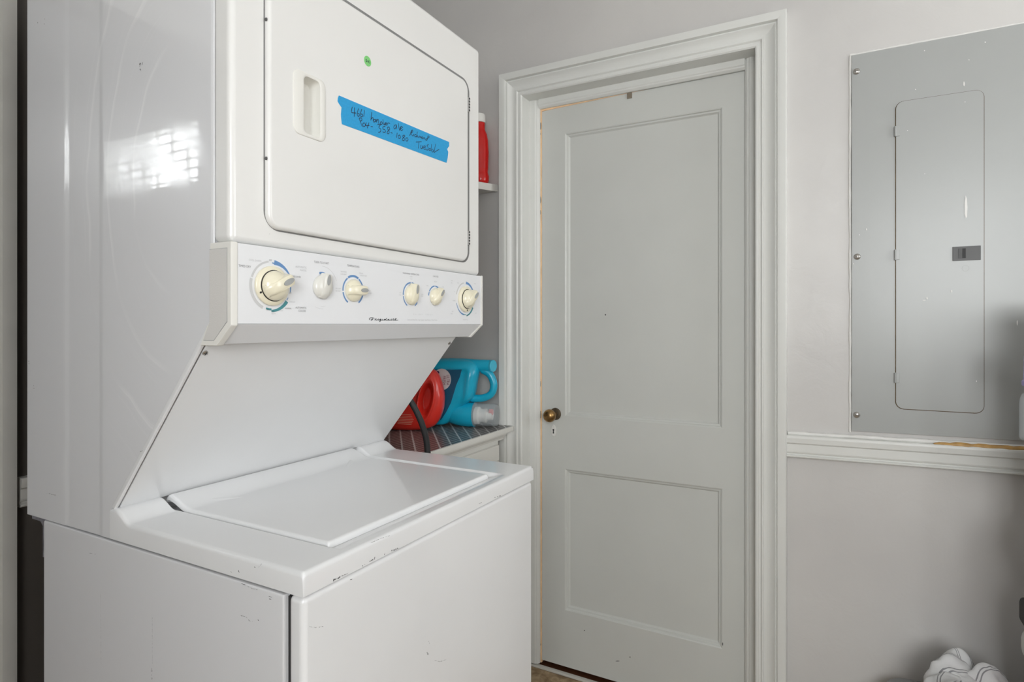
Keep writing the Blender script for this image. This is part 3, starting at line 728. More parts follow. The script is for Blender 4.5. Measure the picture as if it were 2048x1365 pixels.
printing('console_heading', MATS['print_grey'], texts=[
    (489.5, 533, 'TIMED DRY', .0049), (643, 526, 'TURN TO START', .0052), (706.5, 533, 'TEMPERATURES', .0052), (822, 548.5, 'WASH/RINSE TEMPERATURES', .0049), (871, 553.5, 'LOAD SIZE', .0049),
    (602, 616, 'AUTOMATIC', .0047), (604, 622.5, 'COLORS', .0047), (592, 554, 'PRESS SAVER', .0040), (540.5, 521, 'OFF', .0036), (535, 620, 'OFF', .0034), (580, 586.5, 'OFF', .0034), (576.5, 617.5, 'NORMAL', .0036)])
printing('console_lettering', MATS['print_light'], texts=[
    (510, 521.5, 'COOL DOWN', .0040), (602, 535, 'AUTOMATIC', .0047), (606, 541.5, 'WHITES', .0045), (546, 623.5, 'LESS', .0033), (547, 628, 'HEAVY', .0033), (562, 622, 'EXTRA', .0028), (584.5, 604.5, 'MORE DRY', .0028),
    (662, 551.5, 'ON', .0035), (687, 544, 'DELICATES', .0034), (687, 549, 'LOW HEAT', .0034), (722, 547, 'CASUAL', .0034), (727, 552, 'MEDIUM HEAT', .0034), (676, 577.5, 'AIR FLUFF', .0034), (676.5, 582.5, 'NO HEAT', .0034), (736, 582, 'COTTON', .0034), (738, 587, 'HIGH HEAT', .0034),
    (822, 554, 'WARM', .0034), (822, 558.5, 'COLD', .0034), (800.5, 586, 'HOT', .0034), (800, 590.5, 'COLD', .0034), (844, 589.5, 'COLD', .0034), (844, 593, 'COLD', .0032), (871, 564, 'MEDIUM', .0034), (855, 572, 'SMALL', .0034), (885.5, 574.5, 'LARGE', .0034),
    (904, 562, 'FINAL', .0036), (903, 566.5, 'SPIN', .0036), (916, 566.5, 'RINSE', .0034), (950, 568, 'HEAVY', .0034), (909, 584, 'OFF', .0034), (908, 602, 'NORMAL', .0034), (905, 623.5, 'PERM', .0034), (903, 628, 'PRESS', .0034), (951.5, 627, 'SOAK', .0036), (933, 631, 'DELICATE', .0032), (931, 640, 'WASHER CYCLES', .0034)])
printing('series_lettering', MATS['print_light'], texts=[(846, 629.7, 'GALLERY  SERIES', .0042, 'CENTER', 2.6), (845.5, 640.3, 'Commercial Heavy Duty   Super Capacity   Speed Options   5 Cycle Washer', .0042, 'CENTER', .95)])
LG = [[(225, 203), (180, 193), (120, 196), (96, 222), (115, 246)], [(188, 200), (170, 232), (148, 268)], [(132, 245), (160, 238), (192, 240)],
      [(222, 250), (245, 232), (262, 213), (268, 225), (254, 248), (280, 250), (308, 236), (326, 214), (311, 246), (340, 246), (362, 228), (384, 224), (356, 232), (356, 250), (386, 226), (372, 262), (356, 288), (350, 272), (400, 248), (422, 224), (410, 249), (440, 250), (462, 232), (490, 228), (462, 238), (466, 253), (496, 236), (526, 194), (498, 248), (530, 251), (552, 234), (578, 228), (550, 238), (552, 253), (580, 232), (572, 252), (612, 248), (640, 218), (626, 250), (655, 249), (680, 213), (692, 228), (676, 252), (712, 248), (752, 218), (738, 208), (716, 242), (738, 256), (796, 246)]]
printing('brand_script', MATS['logo_black'], strokes=[(crom2([PK(730+a/12.05, 620+b/12.05) for a, b in s], 4), .0011) for s in LG])

def knob(name, cx, cz, rs, rd, hd, ang, hgt, m, skirt=None, one_end=True, tick=None):
    """skirt disc, domed dial and a raised finger grip turned by ang (deg, ccw from +x)"""
    r = bmesh.new(); y = KY-.0004
    if skirt:
        bm_lathe(r, [(0, 0), (skirt, 0), (skirt, .0035), (skirt-.002, .0055), (rd+.001, .0062), (0, .0062)], (cx, y, cz), (0, -1, 0), 40); y -= .0062
        kb_ = link(name, me_from(r), m, mc, 40)
        d = bmesh.new(); bm_lathe(d, [(0, -.004), (rd+.0012, -.004), (rd+.0012, .0004), (0, .0004)], (cx, y-.0004, cz), (0, -1, 0), 40); link('dial_gap', me_from(d), MATS['dark'], kb_)
        par = kb_; nm = 'dial'; y -= .0012
    else: par = mc; nm = name
    d = bmesh.new()
    bm_lathe(d, [(0, 0), (rd, 0), (rd, .003), (rd-.0015, .0055), (rd*.85, .0055+hd*.35), (rd*.6, .0055+hd*.75), (rd*.3, .0055+hd*.95), (0, .0055+hd)], (cx, y, cz), (0, -1, 0), 40)
    ca, sa = math.cos(R(ang)), math.sin(R(ang))
    def P(l, wdt, hh): return (cx+ca*l-sa*wdt, y-hh, cz+sa*l+ca*wdt)
    b2 = bmesh.new(); g = []
    secs = [(-.99, .34, .05, .003, .004), (-.92, .44, .22, .003, hgt*.50), (-.60, .47, .34, .003, hgt*.90), (0, .48, .38, .003, hgt), (.55, .48, .38, .003, hgt*1.04), (.95, .46, .36, .003, hgt*1.06), (1.10, .38, .28, .003, hgt*.96), (1.15, .32, .20, .003, hgt*.6)]
    for l, wb, wt, h0, h1 in secs:
        w0, w1 = rd*wb, rd*wt; lo = h0; hi = max(h1, h0+.001)
        g.append([b2.verts.new(P(rd*l, s*ww, hh)) for s, ww, hh in ((-1, w0, lo), (-1, w0*.9+w1*.1, lo+(hi-lo)*.35), (-1, w1, lo+(hi-lo)*.9), (-1, w1*.5, hi), (1, w1*.5, hi), (1, w1, lo+(hi-lo)*.9), (1, w0*.9+w1*.1, lo+(hi-lo)*.35), (1, w0, lo))])
    for a, b in zip(g, g[1:]):
        for k in range(8): b2.faces.new([a[k], a[(k+1) % 8], b[(k+1) % 8], b[k]])
    b2.faces.new(g[0]); b2.faces.new(g[-1]); t = bpy.data.meshes.new('t'); b2.to_mesh(t); b2.free(); d.from_mesh(t)
    di = link(nm, me_from(d), m, par, 40)
    ins = bmesh.new()
    vsx = [ins.verts.new(P(rd*(.58+.46*math.cos(2*math.pi*k/18)), rd*.19*math.sin(2*math.pi*k/18), hgt*1.065+.0004)) for k in range(18)]
    vsy = [ins.verts.new(P(rd*(.58+.46*math.cos(2*math.pi*k/18)), rd*.19*math.sin(2*math.pi*k/18), hgt*.90)) for k in range(18)]
    ins.faces.new(vsx)
    for k in range(18): ins.faces.new([vsx[k], vsx[(k+1) % 18], vsy[(k+1) % 18], vsy[k]])
    link('grip_insert', me_from(ins), MATS['insert_grey'], di if not skirt else kb_)
    if tick is not None and skirt:
        a = R(tick); bb = bmesh.new(); rr = (rd+skirt)/2
        bm_lathe(bb, [(0, 0), (.0016, 0), (.0016, .0003), (0, .0003)], (cx+rr*math.cos(a), KY-.0066, cz+rr*math.sin(a)), (0, -1, 0), 10, sx=1.4, ua=(math.cos(a), 0, math.sin(a)))
        link('pointer_mark', me_from(bb), MATS['dark'], kb_)
knob('dryer_timer_knob', x1, z1, .031, .0235, .010, 28, .0180, MATS['cream'], .0312, tick=205)
knob('start_knob', x2, z2, 0, .0205, .006, 82, .0145, MATS['knob_grey'])
knob('temperature_knob', x3, z3, 0, .0205, .006, 2, .0165, MATS['cream'])
knob('water_temperature_knob', x4, z4, 0, .0205, .006, 84, .0155, MATS['cream'])
knob('load_size_knob', x5, z5, 0, .0190, .006, 52, .0155, MATS['cream'])
knob('washer_timer_knob', x6, z6, .031, .0225, .010, 42, .0180, MATS['cream'], .0312, tick=268)

# tape and dot on the dryer door
TP = lambda x, y: on(670+x/8.533, 180+y/8.533, 'Y', DF)
tape_pts = [(65, 95), (400, 237), (800, 405), (1200, 575), (1600, 745), (1945, 890), (1945, 960), (1910, 1010), (1930, 1060), (1920, 1160), (1900, 1245), (1500, 1098), (1000, 912), (500, 725), (130, 590), (115, 580), (104, 480), (100, 420), (110, 300), (65, 235), (42, 190), (50, 130)]
bm = bmesh.new(); tv = [bm.verts.new(TP(*p)-Vector((0, .0006, 0))) for p in tape_pts]; tb_ = [bm.verts.new(TP(*p)-Vector((0, .0001, 0))) for p in tape_pts]
from mathutils.geometry import tessellate_polygon
for tri in tessellate_polygon([[Vector((p[0], p[1], 0)) for p in tape_pts]]):
    bm.faces.new([tv[i] for i in tri]); bm.faces.new([tb_[i] for i in tri][::-1])
for k in range(len(tv)): bm.faces.new([tv[k], tv[(k+1) % len(tv)], tb_[(k+1) % len(tv)], tb_[k]])
tape = tag(link('painters_tape', me_from(bm), MATS['blue_tape']), 'strip of blue painters tape with handwriting stuck on the dryer door', 'tape')
HW = [[(290, 290), (280, 340), (279, 386), (355, 396)], [(328, 300), (325, 380), (322, 458)], [(396, 318), (376, 392), (378, 440), (398, 452), (412, 430), (406, 408), (382, 408)], [(452, 328), (430, 405), (434, 450), (452, 460), (468, 440), (462, 418), (438, 414)], [(498, 348), (486, 458)],
      [(622, 382), (614, 450), (606, 522)], [(610, 500), (632, 476), (648, 484), (644, 532)], [(690, 508), (664, 506), (650, 528), (660, 552), (684, 530), (692, 508), (690, 552)], [(706, 500), (704, 560)], [(704, 540), (722, 508), (738, 516), (736, 574)], [(792, 545), (772, 552), (768, 576), (788, 590), (806, 566), (792, 545)], [(812, 500), (820, 560), (832, 602), (848, 560)], [(848, 588), (876, 574), (864, 558), (848, 580), (858, 602), (882, 596)], [(886, 606), (892, 572), (908, 566), (934, 576)],
      [(1046, 596), (1012, 606), (998, 644), (1016, 666), (1042, 624), (1046, 598), (1050, 672)], [(1074, 568), (1086, 640), (1098, 690), (1122, 626)], [(1112, 662), (1146, 642), (1126, 624), (1110, 656), (1124, 690), (1154, 680)],
      [(1312, 688), (1290, 735), (1268, 782)], [(1286, 730), (1312, 684), (1322, 712), (1294, 746), (1326, 792)], [(1342, 750), (1336, 792)], [(1378, 758), (1356, 774), (1360, 802), (1382, 796)], [(1402, 712), (1386, 810), (1400, 778), (1412, 816)], [(1420, 818), (1434, 784), (1446, 816), (1460, 790), (1470, 828)], [(1490, 800), (1474, 814), (1484, 836), (1502, 820), (1490, 800)], [(1510, 842), (1520, 810), (1532, 850)], [(1562, 832), (1542, 844), (1554, 866), (1580, 826), (1604, 806), (1584, 788), (1566, 856)],
      [(462, 632), (440, 575), (412, 500), (410, 484), (440, 480), (456, 508), (434, 534), (420, 520)], [(492, 560), (470, 580), (474, 618), (500, 626), (512, 592), (492, 560)], [(530, 555), (520, 610), (582, 606)], [(576, 558), (560, 610), (544, 656)], [(604, 624), (642, 632)],
      [(720, 590), (772, 588), (742, 640), (774, 668), (770, 714), (734, 726)], [(854, 622), (816, 632), (814, 668), (844, 680), (858, 708), (836, 728), (808, 716)], [(922, 634), (890, 642), (896, 672), (918, 702), (914, 744), (890, 746), (890, 716), (926, 672), (922, 634)], [(944, 724), (976, 742)],
      [(1056, 734), (1046, 818)], [(1096, 768), (1074, 790), (1080, 826), (1106, 826), (1112, 796), (1096, 768)], [(1182, 774), (1154, 780), (1156, 806), (1182, 836), (1170, 868), (1144, 856), (1156, 820), (1188, 790), (1182, 774)], [(1226, 814), (1204, 830), (1206, 866), (1230, 872), (1242, 842), (1226, 814)],
      [(1376, 892), (1474, 884)], [(1428, 890), (1416, 1002)], [(1462, 938), (1456, 990), (1478, 1002), (1496, 950), (1490, 1006)], [(1508, 988), (1542, 974), (1526, 954), (1506, 984), (1520, 1016), (1548, 1006)], [(1592, 934), (1564, 950), (1586, 990), (1576, 1028), (1548, 1020)], [(1628, 998), (1600, 1008), (1602, 1036), (1630, 1024)], [(1640, 928), (1634, 1042)], [(1664, 1008), (1644, 1034), (1664, 1062), (1684, 1020)], [(1712, 922), (1698, 1000), (1684, 1066), (1720, 1046), (1774, 1014)]]
bm = bmesh.new()
for s in HW:
    pts = [(TP(*p).x, TP(*p).z) for p in s]; pts = crom2(pts, 4) if len(pts) > 2 else pts
    bm_stroke(bm, pts, .00135, lambda p, q: (p, DF-.0008, q))
link('handwriting', me_from(bm), MATS['ink'], tape)
q = on(735, 122.5, 'Y', DF)
dot = tag(lathe('price_dot', [(0, 0), (.0095, 0), (.0095, .0004), (0, .0004)], (q.x, DF-.0001, q.z), (0, -1, 0), MATS['green_dot'], None, 28), 'small round green sticker on the dryer door above the tape', 'sticker')
bm = bmesh.new(); bm_text(bm, '$40', .008, lambda p, r_: (q.x+p, DF-.0007, q.z+r_-.0005)); link('pen_mark', me_from(bm), MATS['ink'], dot)

# scuffs on the enamel
bm = bmesh.new()
def sc_line(bm, pts, wpx, ax, val, nrm):
    P = [on(u, v, ax, val)+Vector(nrm)*.0004 for u, v in pts]; wv = wpx*.0009
    Q = []
    for a, b in zip(P, P[1:]):
        m_ = max(1, int((b-a).length/.0016))
        Q += [(a.lerp(b, k/m_), a.lerp(b, (k+1)/m_)) for k in range(m_)]
    for a, b in Q:
        if len(Q) > 3 and random.random() < .3: continue
        t = (b-a).normalized(); s = t.cross(Vector(nrm)).normalized(); a = a+s*wv*random.uniform(-.4, .4); b = b+s*wv*random.uniform(-.4, .4); s = s*wv*random.uniform(.15, .6)
        f = [bm.verts.new(a+s), bm.verts.new(b+s), bm.verts.new(b-s), bm.verts.new(a-s)]; bm.faces.new(f)
nx = (-1, 0, 0); ny = (0, -1, 0); sx_ = XL
for s, wd in (([(281, 126), (279, 133), (282, 141)], 2.2), ([(286, 124), (285, 130)], 1.2), ([(75.5, 45), (76, 46.5)], 1.6), ([(89, 47), (89.6, 48.5)], 1.8), ([(90, 37.5), (90.4, 39)], 1.6), ([(58, 722), (58.5, 729)], 2), ([(68, 771), (68.5, 778)], 1.4), ([(94, 987), (105, 989.5), (115, 991.5)], .9), ([(280, 904), (286, 902)], .8)):
    sc_line(bm, s, wd, 'X', sx_-.0012, nx)
o = link('side_scuff', me_from(bm), MATS['scuff'], mc); o['kind'] = 'stuff'
bm = bmesh.new()
for s, wd in (([(304, 1337), (304.3, 1344)], 2.2), ([(304, 1348), (304.2, 1360)], 2.0), ([(178, 1107), (192, 1109)], .8), ([(480, 1167), (490, 1170), (505, 1178), (515, 1180)], 1), ([(538, 1193), (544, 1195)], 1.4), ([(539, 1198), (543, 1199)], 1.4), ([(482, 1232), (492, 1234), (500, 1243), (506, 1244)], .8), ([(516, 1241), (518, 1242)], 1.5), ([(305, 1235), (305, 1300), (305.5, 1330)], .35), ([(202, 1190), (202.5, 1330)], .35)):
    sc_line(bm, s, wd, 'X', XL-.001, nx)
o = link('side_scuff', me_from(bm), MATS['scuff'], mc); o['kind'] = 'stuff'
bm = bmesh.new()
for s, wd in (([(462, 1143), (464, 1146)], 1.6), ([(477, 1142), (479, 1146)], 2.2), ([(509, 1134), (511, 1136)], 2), ([(524, 1128), (517, 1136)], .4)):
    sc_line(bm, s, wd, 'X', DKX0, nx)
for s, wd in (([(666, 1161), (672, 1159)], 3.2), ([(674, 1158), (680, 1155)], 2), ([(683, 1153), (695, 1148)], 1), ([(738, 1124), (746, 1120)], 1.6), ([(748, 1120), (750, 1115)], 2.2), ([(781, 1103), (796, 1097)], 2.2), ([(724, 1133), (730, 1130)], 1.3), ([(740, 1087), (760, 1078), (782, 1071)], .7), ([(958, 1008), (963, 1006)], 1.6), ([(989, 996), (1001, 992)], 1.5), ([(1063, 936), (1065, 935)], 1.6), ([(768, 1111), (770, 1106)], 1)):
    sc_line(bm, s, wd, 'Y', DKY0, ny)
o = link('deck_scuff', me_from(bm), MATS['scuff'], mc); o['kind'] = 'stuff'
bm = bmesh.new()
for s, wd in (([(853, 1304), (856, 1310)], 1.6), ([(868, 1322), (880, 1324), (892, 1320)], .7), ([(857, 1283), (859, 1289)], .5), ([(618, 1254), (632, 1256)], .7), ([(636, 1255), (648, 1254)], .7), ([(700, 1160), (704, 1159)], 1.3)):
    sc_line(bm, s, wd, 'Y', .637, ny)
o = link('front_scuff', me_from(bm), MATS['scuff'], mc); o['kind'] = 'stuff'
bm = bmesh.new()
for s, wd in (([(572, 464), (582, 465)], 1.5), ([(662, 477), (672, 478.5)], 1.4), ([(538, 468), (540, 468.4)], 1.2), ([(921, 0.5), (922, 1)], 1)):
    sc_line(bm, s, wd, 'Y', FY, ny)
o = link('front_chip', me_from(bm), MATS['scuff'], mc); o['kind'] = 'stuff'

# ------------------------------------------------------------------ power cord
cp = [(1.292, 1.20, H(.02)), (1.300, 1.12, H(-.10)), (1.318, 1.055, H(-.19)), (1.338, 1.030, H(-.245)), (1.356, 1.018, H(-.30)), (1.364, 1.012, H(-.36)), (1.362, 1.005, H(-.50)), (1.35, 1.0, H(-.9)), (1.34, 1.05, .012), (1.30, 1.40, .012)]
cord = empty('power_cord', (1.33, 1.03, 0)); tag(cord, 'black flat power cord hanging beside the washer over the cabinet edge', 'cord')
tube('cord_strand', crom(cp, 8), .0088, MATS['black_rubber'], cord); tube('cord_strand', crom([(x+.0125, y+.006, z) for x, y, z in cp], 8), .0035, MATS['black_rubber'], cord)

# ------------------------------------------------------------------ base cabinet in the corner
cz = H(-.372); cab = empty('base_cabinet', (1.62, 1.33, 0)); tag(cab, 'white base cabinet with moulded top edge behind the washer', 'cabinet')
cm = MATS['cabinet_paint']
box('body', 1.31, 1.853, 1.062, 1.580, .10, cz-.018, cm, cab, .001)
box('plinth', 1.33, 1.83, 1.11, 1.575, 0, .10, cm, cab)
box('top', 1.295, 1.929, 1.0395, 1.582, cz-.0185, cz-.0012, cm, cab, .002)
prism('edge_moulding', [(1.062, cz-.0185), (1.044, cz-.0185), (1.044, cz-.022), (1.047, cz-.027), (1.054, cz-.033), (1.0575, cz-.040), (1.0575, cz-.043), (1.062, cz-.043)], YZ, 1.30, 1.884, cm, cab, smooth=20)
# framed door
dx0, dx1, dz0, dz1 = 1.36, 1.836, .13, cz-.055
for nm, a in (('door_rail', (dx0, dx1, dz1-.055, dz1)), ('door_rail', (dx0, dx1, dz0, dz0+.055)), ('door_stile', (dx0, dx0+.05, dz0+.055, dz1-.055)), ('door_stile', (dx1-.05, dx1, dz0+.055, dz1-.055))):
    box(nm, a[0], a[1], 1.048, 1.0615, a[2], a[3], cm, cab, .0025)
box('door_panel', dx0+.045, dx1-.045, 1.054, 1.0615, dz0+.05, dz1-.05, cm, cab)
liner = tag(box('shelf_liner', 1.297, 1.925, 1.043, 1.58, cz-.0012, cz, MATS['liner']), 'dark patterned vinyl liner with white lines on the cabinet top', 'liner')

# jugs: built flat-on in their own frame (a along the jug, b up, n through it)
def frame(fw, skew=0, u0=905):
    def W(u, v, d=0):        # u along, v up, d = through the thing; skew turns it about the vertical
        f0 = fw-skew*(u-u0)*fw/F; r = (u-CX)/F*f0; z = (HZ-v)/F*fw; ff = f0+d
        return Vector((S*r+C*ff, -C*r+S*ff, EYE+z))
    return W
def dense(poly, n):
    P = [Vector((a, b)) for a, b in poly]; m_ = len(P); out = []
    L_ = [(P[(i+1) % m_]-P[i]).length for i in range(m_)]; T = sum(L_)
    for k in range(n):
        d = T*k/n; i = 0
        while d > L_[i]: d -= L_[i]; i += 1
        out.append(P[i].lerp(P[(i+1) % m_], d/L_[i]))
    for _ in range(3): out = [(out[i-1]+out[i]*2+out[(i+1) % n])/4 for i in range(n)]
    return out
def bm_pillow(bm, W, poly, ctr, half, dent=None, n=72, rings=22, pw=.5, bulge=0):
    """closed body from an outline: rings from the outline in to the centre, both faces"""
    o = dense(poly, n); ctr = Vector(ctr); g = {}
    for sgn in (-1, 1):
        for i in range(rings+1):
            t = i/rings; s = 1-t
            prof = (1-min(1, s)**5)**pw
            ring = []
            for p in o:
                q = ctr+(p-ctr)*(s if i < rings else 0)
                d = half*prof*(1+bulge*(1-s*s))
                if dent and sgn < 0: d -= dent(q.x, q.y)
                ring.append((q, sgn*d))
            g[sgn, i] = ring
    vv = {}
    for sgn in (-1, 1):
        for i in range(rings+1):
            if i == rings: vv[sgn, i] = [bm.verts.new(W(g[sgn, i][0][0].x, g[sgn, i][0][0].y, g[sgn, i][0][1]))]*n
            elif i == 0 and sgn == 1: vv[sgn, i] = vv[-1, 0]
            else: vv[sgn, i] = [bm.verts.new(W(q.x, q.y, d)) for q, d in g[sgn, i]]
    for sgn in (-1, 1):
        for i in range(rings):
            a, b = vv[sgn, i], vv[sgn, i+1]
            for k in range(n):
                f = []
                for v in (a[k], a[(k+1) % n], b[(k+1) % n], b[k]):
                    if v not in f: f.append(v)
                if len(f) > 2: bm.faces.new(f)
FW = 2.185; W = frame(FW, .25); px = FW/F
avec = (Vector((S, -C, 0))-Vector((C, S, 0))*.25).normalized(); nvec = Vector((C, S, 0))
bj = empty('detergent_jug', W(905, 852.3)); bj.location.z = cz; WL[bj.name] = bj.location.copy()
tag(bj, 'turquoise detergent jug lying on its side with handle and clear cap', 'jug')
bm = bmesh.new()
bm_pillow(bm, W, [(815, 722), (893, 717), (935, 717), (958, 724), (962, 742), (956, 758), (954, 780), (951, 794), (940, 803), (925, 812), (914, 826), (906, 842), (892, 851.5), (862, 852), (815, 851.5)], (888, 785), .062, dent=lambda u, v: .010*(1-sst(0, 10, u-(931-(v-735)*.10-max(0, v-790)**1.5*.055)))*sst(733, 742, v)*(1-sst(838, 850, v)))
bm_tube(bm, [W(900, 730), W(930, 730), W(958, 731), W(978, 731), W(983, 731)], lambda t: (13.0-1.2*t)*px, 24)
bm_tube(bm, crom([W(966, 738), W(980, 748), W(987.5, 766), W(984, 784), W(970, 793.5), W(952, 796), W(940, 794)], 6), lambda t: (7.2+1.5*abs(2*t-1)**3)*px, 16)
bm_tube(bm, crom([W(868, 806, .034), W(890, 816, .020), W(914, 825, .006), W(934, 828), W(949, 828)], 6), lambda t: (25-.8*t)*px, 32)
link('body', me_from(bm), MATS['blue_plastic'], bj, 60)
lathe('vent_cap', [(0, 0), (11.2*px, 0), (11.8*px, .002), (11.8*px, .011), (10.8*px, .013), (0, .013)], W(981.5, 731), avec*.93-nvec*.36, MATS['light_blue'], bj, 28)
lathe('clear_cap', [(23.8*px, 0), (23.8*px, .004), (22.6*px, .005), (22.2*px, .078), (21*px, .084), (0, .085), (0, .0835), (20.5*px, .0825), (21.4*px, .078), (21.8*px, .004), (22.6*px, 0)], W(950, 827.5), avec, MATS['clear_plastic'], bj, 36)
lathe('spout', [(0, 0), (17*px, 0), (17.5*px, .014), (14*px, .018), (13*px, .030), (14*px, .034), (14*px, .042), (9*px, .044), (8*px, .064), (0, .064)], W(951, 829.5), avec, MATS['white_plastic'], bj, 28)
lathe('spout_tip', [(0, 0), (6*px, 0), (6*px, .012), (0, .012)], W(979, 822), avec, MATS['pink'], bj, 16)
lab = bmesh.new()
def lab_pt(u, v): return W(u, v, -.0535)
def oval(bm, cu, cv, ru, rv, dd, n=32):
    v1 = [bm.verts.new(W(cu+ru*math.cos(2*math.pi*k/n), cv+rv*math.sin(2*math.pi*k/n), dd)) for k in range(n)]; v2 = [bm.verts.new(W(cu+ru*math.cos(2*math.pi*k/n), cv+rv*math.sin(2*math.pi*k/n), dd+.004)) for k in range(n)]
    bm.faces.new(v1)
    for k in range(n): bm.faces.new([v1[k], v1[(k+1) % n], v2[(k+1) % n], v2[k]])
ol = [(838, 738), (906, 738), (926, 737), (922, 752), (915, 768), (910, 785), (905, 802), (896, 820), (886, 836), (838, 838)]
bml = bmesh.new(); v1 = [bml.verts.new(W(a, b, -.0535)) for a, b in ol]; v2 = [bml.verts.new(W(a, b, -.045)) for a, b in ol]; bml.faces.new(v1)
for k in range(len(ol)): bml.faces.new([v1[k], v1[(k+1) % len(ol)], v2[(k+1) % len(ol)], v2[k]])
dl_ = link('dark_label', me_from(bml), MATS['blue_label'], bj)
oval(lab, 887, 757, 18, 21, -.0545); ovl = link('oval_label', me_from(lab), MATS['label_white'], dl_)
bm = bmesh.new()
for txt, uu, vv_ in (('ULTRA', 899, 758), ('FRESH', 891.5, 759)):
    bm_text(bm, txt, .0155, lambda p, r_, uu=uu, vv_=vv_: W(uu+r_/px, vv_+p/px, -.0551), 'CENTER', .78)
link('label_lettering', me_from(bm), mat('label_purple', (.20, .04, .09), .5), dl_)
bm = bmesh.new(); oval(bm, 879, 744, 3.4, 3.6, -.0550, 20); oval(bm, 882, 757, 3.6, 4.2, -.0550, 20); link('label_emblem', me_from(bm), mat('label_navy', (.02, .03, .10), .5), dl_)
# red jug in front
FR = 2.100; W2 = frame(FR, .12, 850); px2 = FR/F
rj = empty('detergent_jug', W2(840, 857)); rj.location.z = cz; WL[rj.name] = rj.location.copy()
tag(rj, 'red detergent jug with hollow grip lying in front of the turquoise jug', 'jug')
def dent_r(u, v):
    a, b = u-855, v-797; th = R(14); p = a*math.cos(th)+b*math.sin(th)*1; q = -a*math.sin(th)+b*math.cos(th)
    p = a+b*.16; d = math.hypot(p/12.5, b/34)
    return .032*(1-sst(.55, 1.05, d))-.005*math.exp(-((d-1.22)/.16)**2)
bm = bmesh.new()
bm_pillow(bm, W2, [(760, 790), (775, 760), (800, 745), (835, 737), (868, 737), (879, 748), (886, 768), (890.5, 792), (889, 815), (882, 836), (870, 852), (850, 859.5), (825, 861.5), (790, 861.5), (768, 858), (758, 830)], (843, 800), .046, dent=dent_r, n=110, rings=44)
link('body', me_from(bm), MATS['red_plastic'], rj, 70)
bm = bmesh.new()
for k in range(7):
    y = 826+3.1*k; bm_stroke(bm, [(800, y), (832-abs(3-k)*1.5, y+.8)], 1.0, lambda p, r_: W2(p, r_, -.0475))
link('label_lettering', me_from(bm), mat('label_rose', (.75, .30, .22), .5), rj)

# upper corner shelf and the bottle on it
sz = H(.5035); a0 = (WX-.001, 1.120)
sh = [a0, (WX-.001, BY-.001), (1.34, BY-.001), (1.34, 1.420)]
tag(prism('wall_shelf', sh, XY, sz, sz+.0265, MATS['cabinet_paint'], None, .0012), 'white wooden shelf in the corner behind the dryer', 'shelf')
W3 = frame(2.255); p3 = 2.255/F
rb = empty('bottle', W3(957, 365)); rb.location.z = sz+.0265; WL[rb.name] = rb.location.copy(); tag(rb, 'red plastic bottle with white cap on the upper shelf', 'bottle')
bz0 = sz+.0265; cb = Vector((rb.location.x, rb.location.y, 0))
prof = [(0, 0), (.028, 0), (.036, .004), (.040, .014), (.0405, .030), (.038, .040), (.0365, .046), (.038, .060), (.040, .12), (.0375, .165), (.033, .190), (.027, .203), (.0245, .210), (.0245, .232), (.0245, .234), (0, .234)]
lathe('body', prof, (cb.x, cb.y, bz0), (0, 0, 1), MATS['red_clear'], rb, 40, 50, sx=1.0, sy=.72, ua=avec)
lathe('cap', [(0, .234), (.0265, .234), (.0275, .236), (.0265, .262), (.024, .266), (0, .266)], (cb.x, cb.y, bz0), (0, 0, 1), MATS['white_plastic'], rb, 32)

# ------------------------------------------------------------------ electrical panel
PX = WX-.010
ep = empty('electrical_panel', (WX, -.30, H(-.302))); tag(ep, 'grey painted breaker panel cover set in the wall above the chair rail', 'breaker panel')
py1, py0 = -.0415, -.565; pzt, pzb = H(.7665), H(-.3025)
pm = MATS['panel_grey']
prism('cover', [(py1, pzb), (py1, pzt), (py0, pzt), (py0, pzb+.0195*(py1-py0))], lambda p, q, a: (a, p, q), PX+.003, WX-.0003, pm, ep, .0012)
ez0, ez1, ey1, ey0 = H(-.2305), H(.6135), -.148, -.340
prism('door_gap', rrect(ey0-.0014, ey1+.0022, ez0-.0022, ez1+.0012, .020, 6), lambda p, q, a: (a, p, q), PX+.0022, PX+.0032, MATS['brass_dark'], ep)
bm = bmesh.new(); bm_prism(bm, rrect(ey0, ey1, ez0, ez1, .0185, 6), lambda p, q, a: (a, p, q), PX+.0004, PX+.0030)
epd = link('door', me_from(bm), pm, ep)
for v in (263, 510, 756):
    z = on(1793, v, 'X', PX).z; hgn = box('hinge', PX-.0025, PX+.003, ey1-.008, ey1+.005, z-.0135, z+.0135, pm, ep, .001)
    tube('hinge_pin', [(PX-.002, ey1+.002, z-.014), (PX-.002, ey1+.002, z+.014)], .0028, pm, hgn, 10)
for u, v in ((1713, 142.5), (1714.5, 513.5), (1713.5, 830.5)):
    q = on(u, v, 'X', PX)
    for yy in (q.y, py0+.015):
        sw = lathe('screw', [(0, 0), (.0088, 0), (.0084, .003), (.0058, .0054), (0, .0062)], (PX+.003, yy, q.z), (-1, 0, 0), MATS['steel'], ep, 20)
        box('slot', PX-.0036, PX-.0028, yy-.0045, yy+.0045, q.z-.0006, q.z+.0006, MATS['dark'], sw)
la = on(1905, 493.5, 'X', PX); lb_ = on(1961.5, 520, 'X', PX)
lt = box('latch', PX-.0022, PX+.001, lb_.y, la.y, lb_.z, la.z-.001, mat('latch_grey', (.10, .10, .10), .5), ep, .0008)
box('latch_recess', PX-.0024, PX-.0015, la.y-.028, la.y-.0125, lb_.z+.006, la.z-.0065, MATS['dark'], lt); box('latch_slide', PX-.0034, PX-.0022, la.y-.0205, la.y-.0125, lb_.z+.006, la.z-.0065, mat('latch_slide', (.06, .06, .06), .5), lt, .0004)
q = on(1931, 537, 'X', PX); bm = bmesh.new()
